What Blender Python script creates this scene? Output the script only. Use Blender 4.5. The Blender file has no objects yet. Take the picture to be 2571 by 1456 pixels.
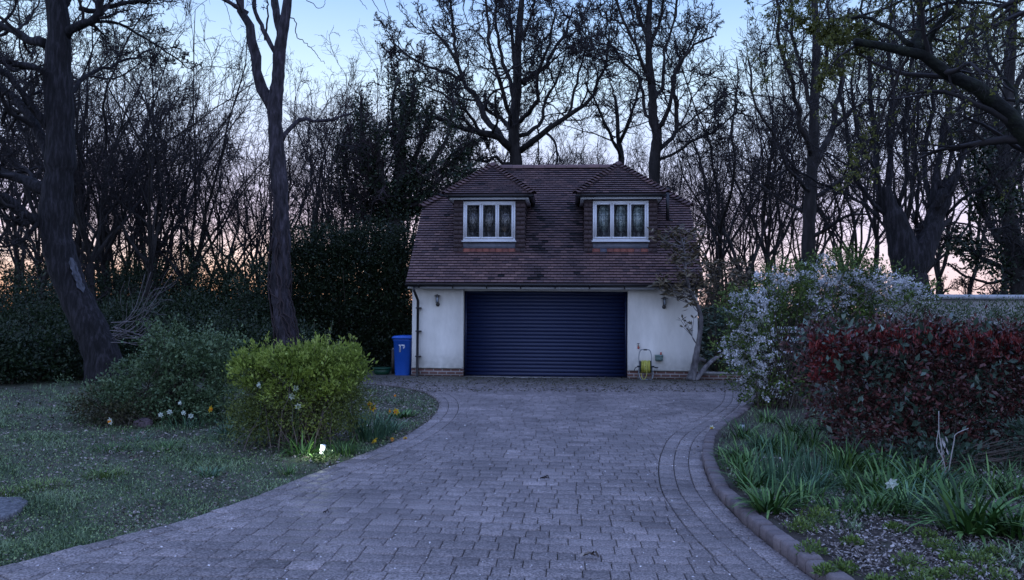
import bpy, math, numpy as np
from mathutils import Matrix, Vector
rad = math.radians
PI = math.pi
SC = bpy.context.scene
COL = SC.collection
# ---------------------------------------------------------------- camera
F = 1858.0; W = 2571.0; H = 1456.0; CH = 1.6
R3 = Matrix.Rotation(rad(91.94), 3, 'X') @ Matrix.Rotation(rad(0.4), 3, 'Z')
cam_d = bpy.data.cameras.new('camera'); cam = bpy.data.objects.new('camera', cam_d); COL.objects.link(cam)
cam.location = (0, 0, CH); cam.rotation_euler = R3.to_euler()
cam_d.sensor_width = 36; cam_d.lens = 36*F/W; cam_d.clip_start = .05; cam_d.clip_end = 2000
SC.camera = cam

def ray(px, py): return R3 @ Vector(((px-W/2)/F, -(py-H/2)/F, -1))
def P(px, py, d):
    v = ray(px, py); k = d/v.y; return np.array((v.x*k, d, CH+v.z*k))
def G(px, py, z=0.0):
    v = ray(px, py); k = (z-CH)/v.z; return np.array((v.x*k, v.y*k, z))

# ---------------------------------------------------------------- materials
def M(name, cols, rough=.7, noise=None, attr=False, bump=None, spec=.4, metal=0, trans=0, stretch=None, emit=None):
    m = bpy.data.materials.new(name); m.use_nodes = True
    nt = m.node_tree; N = nt.nodes; L = nt.links
    b = N['Principled BSDF']; b.inputs['Roughness'].default_value = rough
    b.inputs['Specular IOR Level'].default_value = spec; b.inputs['Metallic'].default_value = metal
    if not isinstance(cols[0], (tuple, list)): cols = [cols]
    tc = N.new('ShaderNodeTexCoord'); co = tc.outputs['Object']
    if stretch:
        mp = N.new('ShaderNodeMapping'); mp.inputs['Scale'].default_value = stretch
        L.new(co, mp.inputs[0]); co = mp.outputs[0]
    fac = None
    if attr:
        at = N.new('ShaderNodeAttribute'); at.attribute_name = 'v'; fac = at.outputs['Fac']
    if noise:
        nz = N.new('ShaderNodeTexNoise'); nz.inputs['Scale'].default_value = noise
        nz.inputs['Detail'].default_value = 6; nz.inputs['Roughness'].default_value = .65
        L.new(co, nz.inputs['Vector'])
        mr = N.new('ShaderNodeMapRange'); mr.inputs[1].default_value = .3; mr.inputs[2].default_value = .7
        L.new(nz.outputs[0], mr.inputs[0])
        if fac is not None:
            mm = N.new('ShaderNodeMix'); mm.inputs[0].default_value = .4
            L.new(fac, mm.inputs[2]); L.new(mr.outputs[0], mm.inputs[3]); fac = mm.outputs[0]
        else: fac = mr.outputs[0]
    if fac is not None and len(cols) > 1:
        r = N.new('ShaderNodeValToRGB'); e = r.color_ramp.elements
        for i, c in enumerate(cols):
            t = i/(len(cols)-1)
            if i == 0: el = e[0]
            elif i == len(cols)-1: el = e[-1]
            else: el = e.new(t)
            el.position = t; el.color = (*c, 1)
        L.new(fac, r.inputs[0]); col = r.outputs[0]; L.new(col, b.inputs['Base Color'])
    else:
        b.inputs['Base Color'].default_value = (*cols[0], 1); col = None
    if bump:
        n2 = N.new('ShaderNodeTexNoise'); n2.inputs['Scale'].default_value = bump[0]; n2.inputs['Detail'].default_value = 5
        L.new(co, n2.inputs['Vector'])
        bp = N.new('ShaderNodeBump'); bp.inputs['Strength'].default_value = 1; bp.inputs['Distance'].default_value = bump[1]
        L.new(n2.outputs[0], bp.inputs['Height']); L.new(bp.outputs[0], b.inputs['Normal'])
    if trans:
        t = N.new('ShaderNodeBsdfTranslucent'); t.inputs[0].default_value = (*cols[-1], 1)
        if col is not None: L.new(col, t.inputs[0])
        mx = N.new('ShaderNodeMixShader'); mx.inputs[0].default_value = trans
        L.new(b.outputs[0], mx.inputs[1]); L.new(t.outputs[0], mx.inputs[2])
        L.new(mx.outputs[0], N['Material Output'].inputs[0])
    if emit:
        b.inputs['Emission Color'].default_value = (*emit[0], 1); b.inputs['Emission Strength'].default_value = emit[1]
    return m

def brick_mat(name, c1, c2, mortar, bw, rh, ms=.012):
    m = bpy.data.materials.new(name); m.use_nodes = True
    N = m.node_tree.nodes; L = m.node_tree.links; b = N['Principled BSDF']
    b.inputs['Roughness'].default_value = .85
    tc = N.new('ShaderNodeTexCoord'); sp = N.new('ShaderNodeSeparateXYZ'); cb = N.new('ShaderNodeCombineXYZ')
    L.new(tc.outputs['Object'], sp.inputs[0]); ad = N.new('ShaderNodeMath')
    L.new(sp.outputs[0], ad.inputs[0]); L.new(sp.outputs[1], ad.inputs[1])
    L.new(ad.outputs[0], cb.inputs[0]); L.new(sp.outputs[2], cb.inputs[1])
    br = N.new('ShaderNodeTexBrick'); br.inputs['Color1'].default_value = (*c1, 1); br.inputs['Color2'].default_value = (*c2, 1)
    br.inputs['Mortar'].default_value = (*mortar, 1); br.inputs['Scale'].default_value = 1
    br.inputs['Mortar Size'].default_value = ms; br.inputs['Brick Width'].default_value = bw; br.inputs['Row Height'].default_value = rh
    L.new(cb.outputs[0], br.inputs['Vector'])
    nz = N.new('ShaderNodeTexNoise'); nz.inputs['Scale'].default_value = 30; L.new(tc.outputs['Object'], nz.inputs['Vector'])
    mx = N.new('ShaderNodeMix'); mx.data_type = 'RGBA'; mx.blend_type = 'MULTIPLY'; mx.inputs[0].default_value = .3
    L.new(br.outputs[0], mx.inputs[6]); L.new(nz.outputs[0], mx.inputs[7]); L.new(mx.outputs[2], b.inputs['Base Color'])
    bp = N.new('ShaderNodeBump'); bp.inputs['Distance'].default_value = .006; bp.invert = True
    L.new(br.outputs['Fac'], bp.inputs['Height']); L.new(bp.outputs[0], b.inputs['Normal'])
    return m

# ---------------------------------------------------------------- geometry collector
class Geo:
    def __init__(s): s.V = []; s.Fq = {}; s.var = []; s.n = 0
    def add(s, V, Fa, var=.5):
        V = np.asarray(V, float).reshape(-1, 3)
        for f in (Fa if isinstance(Fa, list) and len(Fa) and isinstance(Fa[0], np.ndarray) and Fa[0].ndim == 2 else [Fa]):
            if isinstance(f, np.ndarray): s.Fq.setdefault(f.shape[1], []).append(f+s.n)
            else:
                for q in f: s.Fq.setdefault(len(q), []).append(np.array([q])+s.n)
        s.V.append(V); s.var.append(np.broadcast_to(np.asarray(var, float), (len(V),))); s.n += len(V)
    def box(s, x0, x1, y0, y1, z0, z1, var=.5):
        V = [(x, y, z) for z in (z0, z1) for y in (y0, y1) for x in (x0, x1)]
        s.add(V, [(0, 2, 3, 1), (4, 5, 7, 6), (0, 1, 5, 4), (2, 6, 7, 3), (0, 4, 6, 2), (1, 3, 7, 5)], var)
    def prism(s, poly, z0, z1, var=.5):          # poly ccw (x,y)
        n = len(poly); V = [(x, y, z0) for x, y in poly]+[(x, y, z1) for x, y in poly]
        s.add(V, [tuple(range(n-1, -1, -1)), tuple(range(n, 2*n))]+[(i, (i+1) % n, n+(i+1) % n, n+i) for i in range(n)], var)
    def extrude_x(s, prof, x0, x1, var=.5, closed=True):  # prof list (y,z)
        n = len(prof); V = [(x0, y, z) for y, z in prof]+[(x1, y, z) for y, z in prof]
        fs = [(i, i+1, n+i+1, n+i) for i in range(n-1)]
        if closed: fs += [(n-1, 0, n, 2*n-1), tuple(range(n-1, -1, -1)), tuple(range(n, 2*n))]
        s.add(V, fs, var)
    def lathe(s, prof, c, n=12, var=.5):          # prof (r,z)
        a = np.arange(n)*2*PI/n; V = []
        for r, z in prof: V += [(c[0]+r*math.cos(t), c[1]+r*math.sin(t), c[2]+z) for t in a]
        fs = [(j*n+i, j*n+(i+1) % n, (j+1)*n+(i+1) % n, (j+1)*n+i) for j in range(len(prof)-1) for i in range(n)]
        fs += [tuple(range(n-1, -1, -1)), tuple((len(prof)-1)*n+i for i in range(n))]
        s.add(V, fs, var)
    def tube(s, pts, r, n=8, var=.5):
        pts = np.asarray(pts, float)[None]; r = np.broadcast_to(np.asarray(r, float), (pts.shape[1],))[None]
        tubes(s, pts, r, n, var, cap=True)

def tubes(g, PL, RR, n, var=.5, cap=False):
    PL = np.asarray(PL, float); N, S, _ = PL.shape
    T = np.gradient(PL, axis=1); T /= np.linalg.norm(T, axis=2, keepdims=True)+1e-9
    ch = PL[:, -1]-PL[:, 0]; ax = np.argmin(np.abs(ch), axis=1); ref = np.eye(3)[ax][:, None, :]
    A = np.cross(T, ref); A /= np.linalg.norm(A, axis=2, keepdims=True)+1e-9; B = np.cross(T, A)
    a = np.arange(n)*2*PI/n
    V = PL[:, :, None, :]+RR[:, :, None, None]*(np.cos(a)[None, None, :, None]*A[:, :, None, :]+np.sin(a)[None, None, :, None]*B[:, :, None, :])
    base = (np.arange(N)*S*n)[:, None, None]+(np.arange(S-1)*n)[None, :, None]
    i = np.arange(n)[None, None, :]; j = (i+1) % n
    Fa = np.stack([base+i, base+j, base+n+j, base+n+i], -1).reshape(-1, 4)
    vv = np.repeat(np.asarray(var, float), S*n) if np.ndim(var) else var
    fl = [Fa]
    if cap:
        e = (np.arange(N)*S*n)[:, None]
        fl += [e+np.arange(n)[None, ::-1], e+(S-1)*n+np.arange(n)[None]]
    g.add(V, fl, vv)

def leaves(g, C, D, size, aspect, rng, var=None, fold=.25):
    C = np.asarray(C, float); N = len(C)
    D = D/(np.linalg.norm(D, axis=1, keepdims=True)+1e-9)
    R = rng.normal(size=(N, 3)); S = np.cross(D, R); S /= np.linalg.norm(S, axis=1, keepdims=True)+1e-9
    U = np.cross(S, D); L = np.broadcast_to(size, (N,))[:, None]
    V = np.stack([C, C+D*L*.5-S*L*aspect*.5+U*L*aspect*fold, C+D*L, C+D*L*.5+S*L*aspect*.5+U*L*aspect*fold], 1)
    Fa = np.arange(N*4).reshape(-1, 4)
    v = rng.random(N) if var is None else var
    g.add(V, [Fa], np.repeat(np.broadcast_to(v, (N,)), 4))

def blades(g, base, az, ln, wd, th0, th1, rng, S=4, var=None):
    base = np.asarray(base, float); N = len(base)
    az, ln, wd, th0, th1 = [np.broadcast_to(np.asarray(q, float), (N,)) for q in (az, ln, wd, th0, th1)]
    p = base.copy(); out = []; side = np.stack([-np.sin(az), np.cos(az), np.zeros(N)], 1)
    for k in range(S+1):
        t = k/S; w = wd*(1-.15*t if k < S-1 else (.65 if k == S-1 else .05))*.5
        out += [p-side*w[:, None], p+side*w[:, None]]
        th = th0+(th1-th0)*((k+.5)/S)
        p = p+np.stack([np.sin(th)*np.cos(az), np.sin(th)*np.sin(az), np.cos(th)], 1)*(ln/S)[:, None]
    V = np.stack(out, 1); n = 2*(S+1); b = (np.arange(N)*n)[:, None, None]; k = (np.arange(S)*2)[None, :, None]
    Fa = (b+k+np.array([0, 1, 3, 2])[None, None]).reshape(-1, 4)
    v = rng.random(N) if var is None else np.broadcast_to(var, (N,))
    g.add(V, [Fa], np.repeat(v, n))

ORG = {}
def mk(name, g, mat, parent=None, org=None, smooth=False, local=False):
    V = np.concatenate(g.V) if g.V else np.zeros((0, 3))
    o0 = np.zeros(3)
    if not local:
        if parent is not None: o0 = ORG[parent.name]
        elif org is not None: o0 = np.array(org, float)
    V = V-o0
    me = bpy.data.meshes.new(name); me.vertices.add(len(V)); me.vertices.foreach_set('co', V.astype(np.float32).ravel())
    lp = []; st = []; tot = []; k = 0
    for n, fl in g.Fq.items():
        a = np.concatenate(fl); lp.append(a.ravel()); st.append(np.arange(len(a))*n+k); tot.append(np.full(len(a), n)); k += a.size
    lp = np.concatenate(lp); st = np.concatenate(st); tot = np.concatenate(tot)
    me.loops.add(len(lp)); me.loops.foreach_set('vertex_index', lp.astype(np.int32))
    me.polygons.add(len(st)); me.polygons.foreach_set('loop_start', st.astype(np.int32)); me.polygons.foreach_set('loop_total', tot.astype(np.int32))
    if smooth: me.polygons.foreach_set('use_smooth', np.ones(len(st), bool))
    me.update(calc_edges=True)
    at = me.attributes.new('v', 'FLOAT', 'POINT'); at.data.foreach_set('value', np.concatenate(g.var).astype(np.float32))
    me.materials.append(mat)
    o = bpy.data.objects.new(name, me); COL.objects.link(o)
    if parent is not None: o.parent = parent
    elif org is not None: o.location = org
    ORG[o.name] = o0 if parent is not None else (np.array(org, float) if org is not None else np.zeros(3))
    return o

def tag(o, label=None, cat=None, group=None, kind=None):
    if label: o['label'] = label
    if cat: o['category'] = cat
    if group: o['group'] = group
    if kind: o['kind'] = kind
    return o
def thing(name, loc, label, cat, group=None, rz=0):
    o = bpy.data.objects.new(name, None); COL.objects.link(o); o.location = loc; o.rotation_euler = (0, 0, rz)
    o.empty_display_size = .2
    ORG[o.name] = np.array(loc, float)
    return tag(o, label, cat, group)
def dup(root, loc, rz, sc=1, label=None, group=None):
    r = root.copy(); COL.objects.link(r); r.location = loc; r.rotation_euler = (0, 0, rz)
    r.scale = (sc, sc, sc) if np.isscalar(sc) else sc
    if label: r['label'] = label
    if group: r['group'] = group
    for ch in root.children:
        c = ch.copy(); COL.objects.link(c); c.parent = r
        for gch in ch.children:
            d = gch.copy(); COL.objects.link(d); d.parent = c
    return r
def smooth_line(pts, n=8):
    p = np.array(pts, float); p = np.vstack([2*p[0]-p[1], p, 2*p[-1]-p[-2]]); out = []
    for i in range(1, len(p)-2):
        for k in range(n):
            t = k/n; a, b, c, d = p[i-1:i+3]
            out.append(.5*(2*b+(c-a)*t+(2*a-5*b+4*c-d)*t*t+(3*b-a-3*c+d)*t**3))
    out.append(p[-2]); return np.array(out)
def resample(p, S):
    p = np.asarray(p, float); s = np.r_[0, np.cumsum(np.linalg.norm(np.diff(p, axis=0), axis=1))]
    t = np.linspace(0, s[-1], S); return np.stack([np.interp(t, s, p[:, i]) for i in range(p.shape[1])], 1)
def clip(poly, nx, ny, c):                        # keep nx*x+ny*y <= c
    out = []; n = len(poly)
    for i in range(n):
        a = poly[i]; b = poly[(i+1) % n]; da = nx*a[0]+ny*a[1]-c; db = nx*b[0]+ny*b[1]-c
        if da <= 0: out.append(a)
        if (da < 0 < db) or (db < 0 < da):
            t = da/(da-db); out.append((a[0]+(b[0]-a[0])*t, a[1]+(b[1]-a[1])*t))
    return out

# ---------------------------------------------------------------- sky and light
w = bpy.data.worlds.new("World"); SC.world = w; w.use_nodes = True
N = w.node_tree.nodes; L = w.node_tree.links; bg = N['Background']
sky = N.new('ShaderNodeTexSky'); sky.sky_type = 'NISHITA'; sky.sun_disc = False
sky.sun_elevation = rad(1.5); sky.sun_rotation = rad(-12); sky.ozone_density = 4; sky.dust_density = 1.5
tc = N.new('ShaderNodeTexCoord'); sp = N.new('ShaderNodeSeparateXYZ'); L.new(tc.outputs['Generated'], sp.inputs[0])
def ramp(stops):
    r = N.new('ShaderNodeValToRGB'); e = r.color_ramp.elements
    while len(e) > 1: e.remove(e[-1])
    e[0].position = stops[0][0]; e[0].color = (*stops[0][1], 1)
    for t, c in stops[1:]: el = e.new(t); el.color = (*c, 1)
    L.new(sp.outputs[2], r.inputs[0]); return r.outputs[0]
hi = [(.13, (.84, .77, 1.04)), (.2, (.72, .80, 1.08)), (.3, (.64, .86, 1.08)), (.4, (.36, .59, 1.04)), (.55, (.38, .61, 1.28)), (.75, (.44, .65, 1.36)), (1, (.45, .65, 1.36))]
west_l = ramp([(0, (.90, .36, .18)), (.03, (1.0, .60, .42)), (.07, (1.0, .80, .78))]+hi)      # the sun went down to the left
west_r = ramp([(0, (.95, .64, .58)), (.035, (1.0, .74, .76)), (.08, (.96, .80, .92))]+hi)
east = ramp([(0, (.34, .44, .72)), (.12, (.66, .76, 1.1)), (.3, (.70, .88, 1.42)), (.6, (.54, .74, 1.4)), (1, (.45, .65, 1.36))])
ma = N.new('ShaderNodeMapRange'); ma.interpolation_type = 'SMOOTHSTEP'; ma.inputs[1].default_value = -.40; ma.inputs[2].default_value = .05
L.new(sp.outputs[0], ma.inputs[0])
mw = N.new('ShaderNodeMix'); mw.data_type = 'RGBA'; L.new(ma.outputs[0], mw.inputs[0]); L.new(west_l, mw.inputs[6]); L.new(west_r, mw.inputs[7]); west = mw.outputs[2]
mr = N.new('ShaderNodeMapRange'); mr.interpolation_type = 'SMOOTHSTEP'; mr.inputs[1].default_value = -.35; mr.inputs[2].default_value = .75
L.new(sp.outputs[1], mr.inputs[0])
mx = N.new('ShaderNodeMix'); mx.data_type = 'RGBA'; L.new(mr.outputs[0], mx.inputs[0]); L.new(east, mx.inputs[6]); L.new(west, mx.inputs[7])
L.new(mx.outputs[2], bg.inputs[0]); bg.inputs[1].default_value = 1.0
bg2 = N.new('ShaderNodeBackground'); L.new(sky.outputs[0], bg2.inputs[0]); bg2.inputs[1].default_value = .05
ad = N.new('ShaderNodeAddShader'); L.new(bg.outputs[0], ad.inputs[0]); L.new(bg2.outputs[0], ad.inputs[1])
L.new(ad.outputs[0], N['World Output'].inputs[0])
SC.view_settings.view_transform = 'Standard'; SC.view_settings.look = 'None'
SC.view_settings.exposure = .12; SC.view_settings.gamma = 1
# ================================================================ GARAGE (local frame: u right, v back, z up)
YAW = rad(-4.0)
gar = thing('garage_building', (-2.55, 18.96, 0), 'white rendered double garage with tiled roof and two dormers at the end of the driveway', 'garage', rz=YAW)
LW = 7.2; DEP = 6.0; SL = 1.066; EZ = 2.40; EV = -.35; RZ = 5.97
def uvz(u, v, z=0): return (-2.55+u*math.cos(YAW)-v*math.sin(YAW), 18.96+u*math.sin(YAW)+v*math.cos(YAW), z)
m_render = M('wall_render', [(.60, .57, .49), (.82, .78, .69)], .9, noise=2.2, bump=(120, .004), stretch=(1, 1, .35))
def splash(m, z0, z1, c):          # splash dirt along the foot of the wall
    n = m.node_tree.nodes; l = m.node_tree.links; b = n['Principled BSDF']; src = b.inputs['Base Color'].links[0].from_socket
    t = n.new('ShaderNodeTexCoord'); s_ = n.new('ShaderNodeSeparateXYZ'); l.new(t.outputs['Object'], s_.inputs[0])
    q = n.new('ShaderNodeTexNoise'); q.inputs['Scale'].default_value = 7; q.inputs['Detail'].default_value = 6; l.new(t.outputs['Object'], q.inputs['Vector'])
    a = n.new('ShaderNodeMapRange'); a.inputs[1].default_value = z0; a.inputs[2].default_value = z1; a.inputs[3].default_value = 1.1; a.inputs[4].default_value = 0; l.new(s_.outputs[2], a.inputs[0])
    k = n.new('ShaderNodeMath'); k.operation = 'MULTIPLY'; l.new(a.outputs[0], k.inputs[0]); l.new(q.outputs[0], k.inputs[1])
    x = n.new('ShaderNodeMix'); x.data_type = 'RGBA'; l.new(k.outputs[0], x.inputs[0]); l.new(src, x.inputs[6]); x.inputs[7].default_value = (*c, 1); l.new(x.outputs[2], b.inputs['Base Color'])
splash(m_render, .24, .75, (.28, .27, .22))
m_brick = brick_mat('plinth_brick', (.17, .085, .07), (.25, .125, .10), (.42, .38, .35), .225, .078, .013)
m_tile = M('roof_tile', [(.012, .010, .012), (.10, .066, .068), (.165, .098, .092), (.27, .165, .148)], .75, attr=True, bump=(60, .004), spec=.35)
m_hung = M('hung_tile', [(.045, .033, .036), (.095, .062, .062)], .7, attr=True, noise=25, spec=.35)
m_red = M('red_tile', [(.10, .10, .13), (.20, .07, .055), (.33, .11, .075)], .7, attr=True)
m_upvc = M('white_upvc', [(.72, .73, .74), (.80, .81, .82)], .35, noise=4)
m_black = M('black_gutter', (.012, .012, .014), .35, spec=.5)
m_door = M('navy_door', [(.008, .016, .055), (.012, .022, .070)], .42, noise=2, stretch=(1, 1, 8), spec=.5)
m_lead = M('lead', [(.12, .13, .16), (.20, .21, .25)], .5, noise=12)
m_conc = M('concrete', [(.22, .21, .20), (.36, .34, .32)], .9, noise=14, bump=(50, .004))

g = Geo()
def pier(u0, u1):
    g.extrude_x([(.0, .31), (-.03, .26), (-.04, .235), (.3, .235), (.3, 2.36), (0, 2.36)], u0, u1)
pier(0, 1.31); pier(5.48, LW)
g.box(1.31, 5.48, .06, .3, 2.215, 2.36)
g.box(0, .25, .303, DEP, .235, 2.38); g.box(LW-.25, LW, .303, DEP, .235, 2.38); g.box(.25, LW-.25, DEP-.25, DEP, .235, 2.38)
for u in (.0, LW-.2): g.extrude_x([(.3, 2.383), (DEP-.1, 2.383), (DEP/2+1.1, 4.55), (DEP/2-1.1, 4.55)], u, u+.2)
mk('wall', g, m_render, gar, local=True)
g = Geo(); g.box(-.005, 1.31, .0, .3, 0, .235); g.box(-.005, .25, .3005, DEP, 0, .235)
g2_ = Geo(); g2_.box(5.48, LW+.005, 0, .3, 0, .235); g2_.box(LW-.25, LW+.005, .3005, DEP, 0, .235)
mk('brick_plinth', g, m_brick, gar, local=True)
g = g2_; mk('brick_plinth', g, m_brick, gar, local=True)
# roller door: convex slats
g = Geo(); prof = []; ns = 23; zz = .03; p = 2.19/ns
for i in range(ns):
    for t, y in ((0, .016), (.12, .004), (.35, -.008), (.65, -.008), (.9, .003), (1, .016)):
        prof.append((.35+y, zz+(i+t)*p))
prof += [(.39, zz+ns*p), (.39, zz)]
g.extrude_x(prof, 1.30, 5.49)
gd = mk('garage_door', g, m_door, gar, local=True)
for u in (1.312, 5.478-.05): g = Geo(); g.box(u, u+.05, .305, .36, .03, 2.21); mk('guide_rail', g, m_door, gd, local=True)
g = Geo(); g.box(1.25, 5.54, -.10, .40, -.02, .028); mk('door_threshold', g, m_conc, gar, local=True)

# tiled faces
rt = np.random.default_rng(5)
def tile_face(g, O, U, S, poly, vf=None, gauge=.1, tw=.165, lift=.032):
    O, U, S = map(np.array, (O, U, S)); U = U/np.linalg.norm(U); S = S/np.linalg.norm(S); Nn = np.cross(U, S)
    xs = [q[0] for q in poly]; ys = [q[1] for q in poly]
    n = len(poly); area = sum(poly[i][0]*poly[(i+1) % n][1]-poly[(i+1) % n][0]*poly[i][1] for i in range(n))
    if area < 0: poly = poly[::-1]
    def em(pl, hf, var):
        V = [O+U*a+S*b+Nn*hf(b) for a, b in pl]; k = len(pl)
        g.add(V, [tuple(range(k))], var)
    j = 0; s0 = min(ys)
    while s0 < max(ys)-.005:
        s1 = s0+gauge; x = min(xs)-tw*(1+(j % 2)*.5)+rt.normal()*.006
        while x < max(xs):
            q = [(x+.004, s0), (x+tw-.004, s0), (x+tw-.004, s1), (x+.004, s1)]
            for i in range(n):
                a = poly[i]; b = poly[(i+1) % n]; nx = b[1]-a[1]; ny = -(b[0]-a[0])
                if len(q) > 2: q = clip(q, nx, ny, nx*a[0]+ny*a[1])
            if len(q) > 2:
                v = .5+rt.normal()*.13
                if vf: v = vf(O+U*q[0][0]+S*s0, v)
                jl = lift+rt.normal()*.002; tl = rt.normal()*.0025
                hf = lambda b, s0=s0, jl=jl: .004+jl*(1-(b-s0)/gauge)
                em(q, hf, v)
                # exposed lower edge, coloured dark for the shadow between courses
                lo = [c for c in q if abs(c[1]-s0) < 1e-6]
                if len(lo) == 2:
                    a, b = sorted(lo)
                    V = [O+U*a[0]+S*s0-Nn*.0, O+U*b[0]+S*s0, O+U*b[0]+S*s0+Nn*(.004+jl), O+U*a[0]+S*s0+Nn*(.004+jl)]
                    g.add(V, [(0, 1, 2, 3)], 0.0)
            x += tw
        s0 = s1; j += 1
cS = 1/math.sqrt(1+SL*SL)
def pr(u, v): return (u, (v-EV)/cS)     # plan -> face coordinates of the front slope
VL = -.1; VR = 7.3; HB = (4.62-EZ)/SL+EV
def stain(p, v):
    u, z = p[0], p[2]
    for uc, wd, k in ((3.12, .28, .36), (4.18, .30, .36), (3.65, .5, .12)):
        v -= k*math.exp(-((u-uc)/wd)**2)*(1 if z < 4.6 else math.exp(-(z-4.6)*3))*(.7+.3*math.sin(z*7+u*5))
    if z < 3.15: v += .10
    if z > 5.4: v -= .06
    if math.sin(u*13.1+z*41)*math.sin(u*31.7-z*17) > .93: v -= .4
    return v
g = Geo()
tile_face(g, (0, EV, EZ), (1, 0, 0), (0, 1, SL), [pr(VL, EV), pr(VR, EV), pr(VR, HB), pr(5.4, 3), pr(1.8, 3), pr(VL, HB)], stain)
# hip ends (sloping plane from verge edge to ridge end)
def plane_face(A, B, C, D, vf=None, **k):       # A-B is the eave, D-C the upper edge; all coplanar
    A, B, C, D = map(np.array, (A, B, C, D)); U = (B-A)/np.linalg.norm(B-A); N_ = np.cross(B-A, D-A); S = np.cross(N_, U); S /= np.linalg.norm(S)
    q = [((X-A)@U, (X-A)@S) for X in (A, B, C, D)]
    tile_face(g, A, U, S, q, vf, **k)
HZ = 4.62; BV = 6-HB
plane_face((VR, HB, HZ), (VR, BV, HZ), (5.4, 3.001, RZ), (5.4, 2.999, RZ))
plane_face((VL, BV, HZ), (VL, HB, HZ), (1.8, 2.999, RZ), (1.8, 3.001, RZ))
# solid deck below the tiles, back slope included
e = .012
def deck(pts_top, th=.06):
    n = len(pts_top); T = np.array(pts_top, float)-(0, 0, e); B = T-(0, 0, th)
    g.add(np.vstack([T, B]), [tuple(range(n)), tuple(range(2*n-1, n-1, -1))]+[(i, n+i, n+(i+1) % n, (i+1) % n) for i in range(n)], .2)
deck([(VL, EV, EZ), (VR, EV, EZ), (VR, HB, HZ), (5.4, 3, RZ), (1.8, 3, RZ), (VL, HB, HZ)])
deck([(VR, 6.35, EZ), (VL, 6.35, EZ), (VL, BV, HZ), (1.8, 3, RZ), (5.4, 3, RZ), (VR, BV, HZ)])
deck([(VR, HB, HZ), (VR, BV, HZ), (5.4, 3, RZ)]); deck([(VL, BV, HZ), (VL, HB, HZ), (1.8, 3, RZ)])
roof = mk('roof', g, m_tile, gar, local=True)
def bonnets(g, A, B, step=.125, r=.13, a0=.45, sink=.025):
    A, B = np.array(A, float), np.array(B, float); n = max(2, int(np.linalg.norm(B-A)/step)); D = (B-A)/n
    dh = D/np.linalg.norm(D); side = np.cross(dh, (0, 0, 1)); side /= np.linalg.norm(side); up = np.cross(side, dh)
    for i in range(n):
        p0 = A+D*(i-.15); p1 = A+D*(i+1.15); V = []
        for p, rr, hh in ((p0, r*1.1, .045), (p1, r*.8, .0)):
            for k in range(6):
                t = -1+2*k/5; V.append(p+side*rr*t+up*((1-t*t)*rr*.55-abs(t)*.02+hh*1.5-sink))
        for k in range(6): V.append(V[k]-up*.02)
        g.add(V, [(k, k+1, k+7, k+6) for k in range(5)]+[(k, 12+k, 13+k, k+1) for k in range(5)], .4+rt.normal()*.16)
g = Geo()
bonnets(g, (VR+.02, HB, HZ), (5.4, 3, RZ)); mk('hip_tile', g, m_tile, roof, local=True)
g = Geo(); bonnets(g, (VL-.02, HB, HZ), (1.8, 3, RZ))
mk('hip_tile', g, m_tile, roof, local=True)
g = Geo()
for i in range(12):
    u0 = 1.7+i*.32; V = []
    for u in (u0, u0+.312):
        for k in range(7):
            a = PI*k/6; V.append((u, 3+.13*math.cos(a), RZ-.05+.125*math.sin(a)+.006*(i % 2)))
    g.add(V, [(k, k+1, k+8, k+7) for k in range(6)], .62+rt.normal()*.1)
mk('ridge_tile', g, m_tile, roof, local=True)
# eaves
g = Geo(); g.box(VL+.02, VR-.02, -.22, -.195, 2.258, 2.40); g.box(VL+.02, VR-.02, -.193, -.005, 2.37, 2.385)
mk('fascia', g, m_upvc, gar, local=True)
g = Geo(); pf = [(EV+.06+.075*math.cos(a), 2.375+.075*math.sin(a)) for a in np.linspace(PI, 2*PI, 9)]
pf += [(y*.999+(EV+.06)*.001, z+.004) for y, z in pf[::-1]]
pf2 = [(EV+.06+.065*math.cos(a), 2.375+.065*math.sin(a)) for a in np.linspace(2*PI, PI, 9)]
g.extrude_x(pf[:9]+pf2, VL-.02, VR+.02)
gut = mk('gutter', g, m_black, gar, local=True)
for u in np.arange(.2, 7.3, .86):
    g = Geo(); g.extrude_x([(-.225, 2.26), (-.24, 2.26), (-.30, 2.29), (-.375, 2.33), (-.375, 2.36), (-.225, 2.33)], u, u+.025)
    mk('gutter_bracket', g, m_black, gut, local=True)
g = Geo(); ud = .16
g.tube([(ud-.06, -.29, 2.31), (ud-.06, -.29, 2.2), (ud-.01, -.16, 2.02), (ud, -.075, 1.96), (ud, -.075, .1), (ud, -.10, .03), (ud+.02, -.15, .015)], .034, 10)
dp = mk('downpipe', g, m_black, gar, local=True, smooth=True)
for z in (.52, 1.16, 1.75): g = Geo(); g.box(ud-.05, ud+.085, -.112, -.002, z, z+.03); mk('pipe_clip', g, m_black, dp, local=True)
# flue pipe on the right of the roof
g = Geo(); pu, pv = 6.64, 1.30; pz = EZ+SL*(pv-EV)
g.tube([(pu, pv, pz-.1), (pu, pv, pz+.86)], .045, 10); g.lathe([(.055, 0), (.062, .03), (.055, .06)], (pu, pv, pz+.82), 10)
g.tube([(pu, pv, pz+.02), (pu+.13, pv-.04, pz-.0)], .035, 8)
mk('flue_pipe', g, m_black, gar, local=True, smooth=True)

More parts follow.
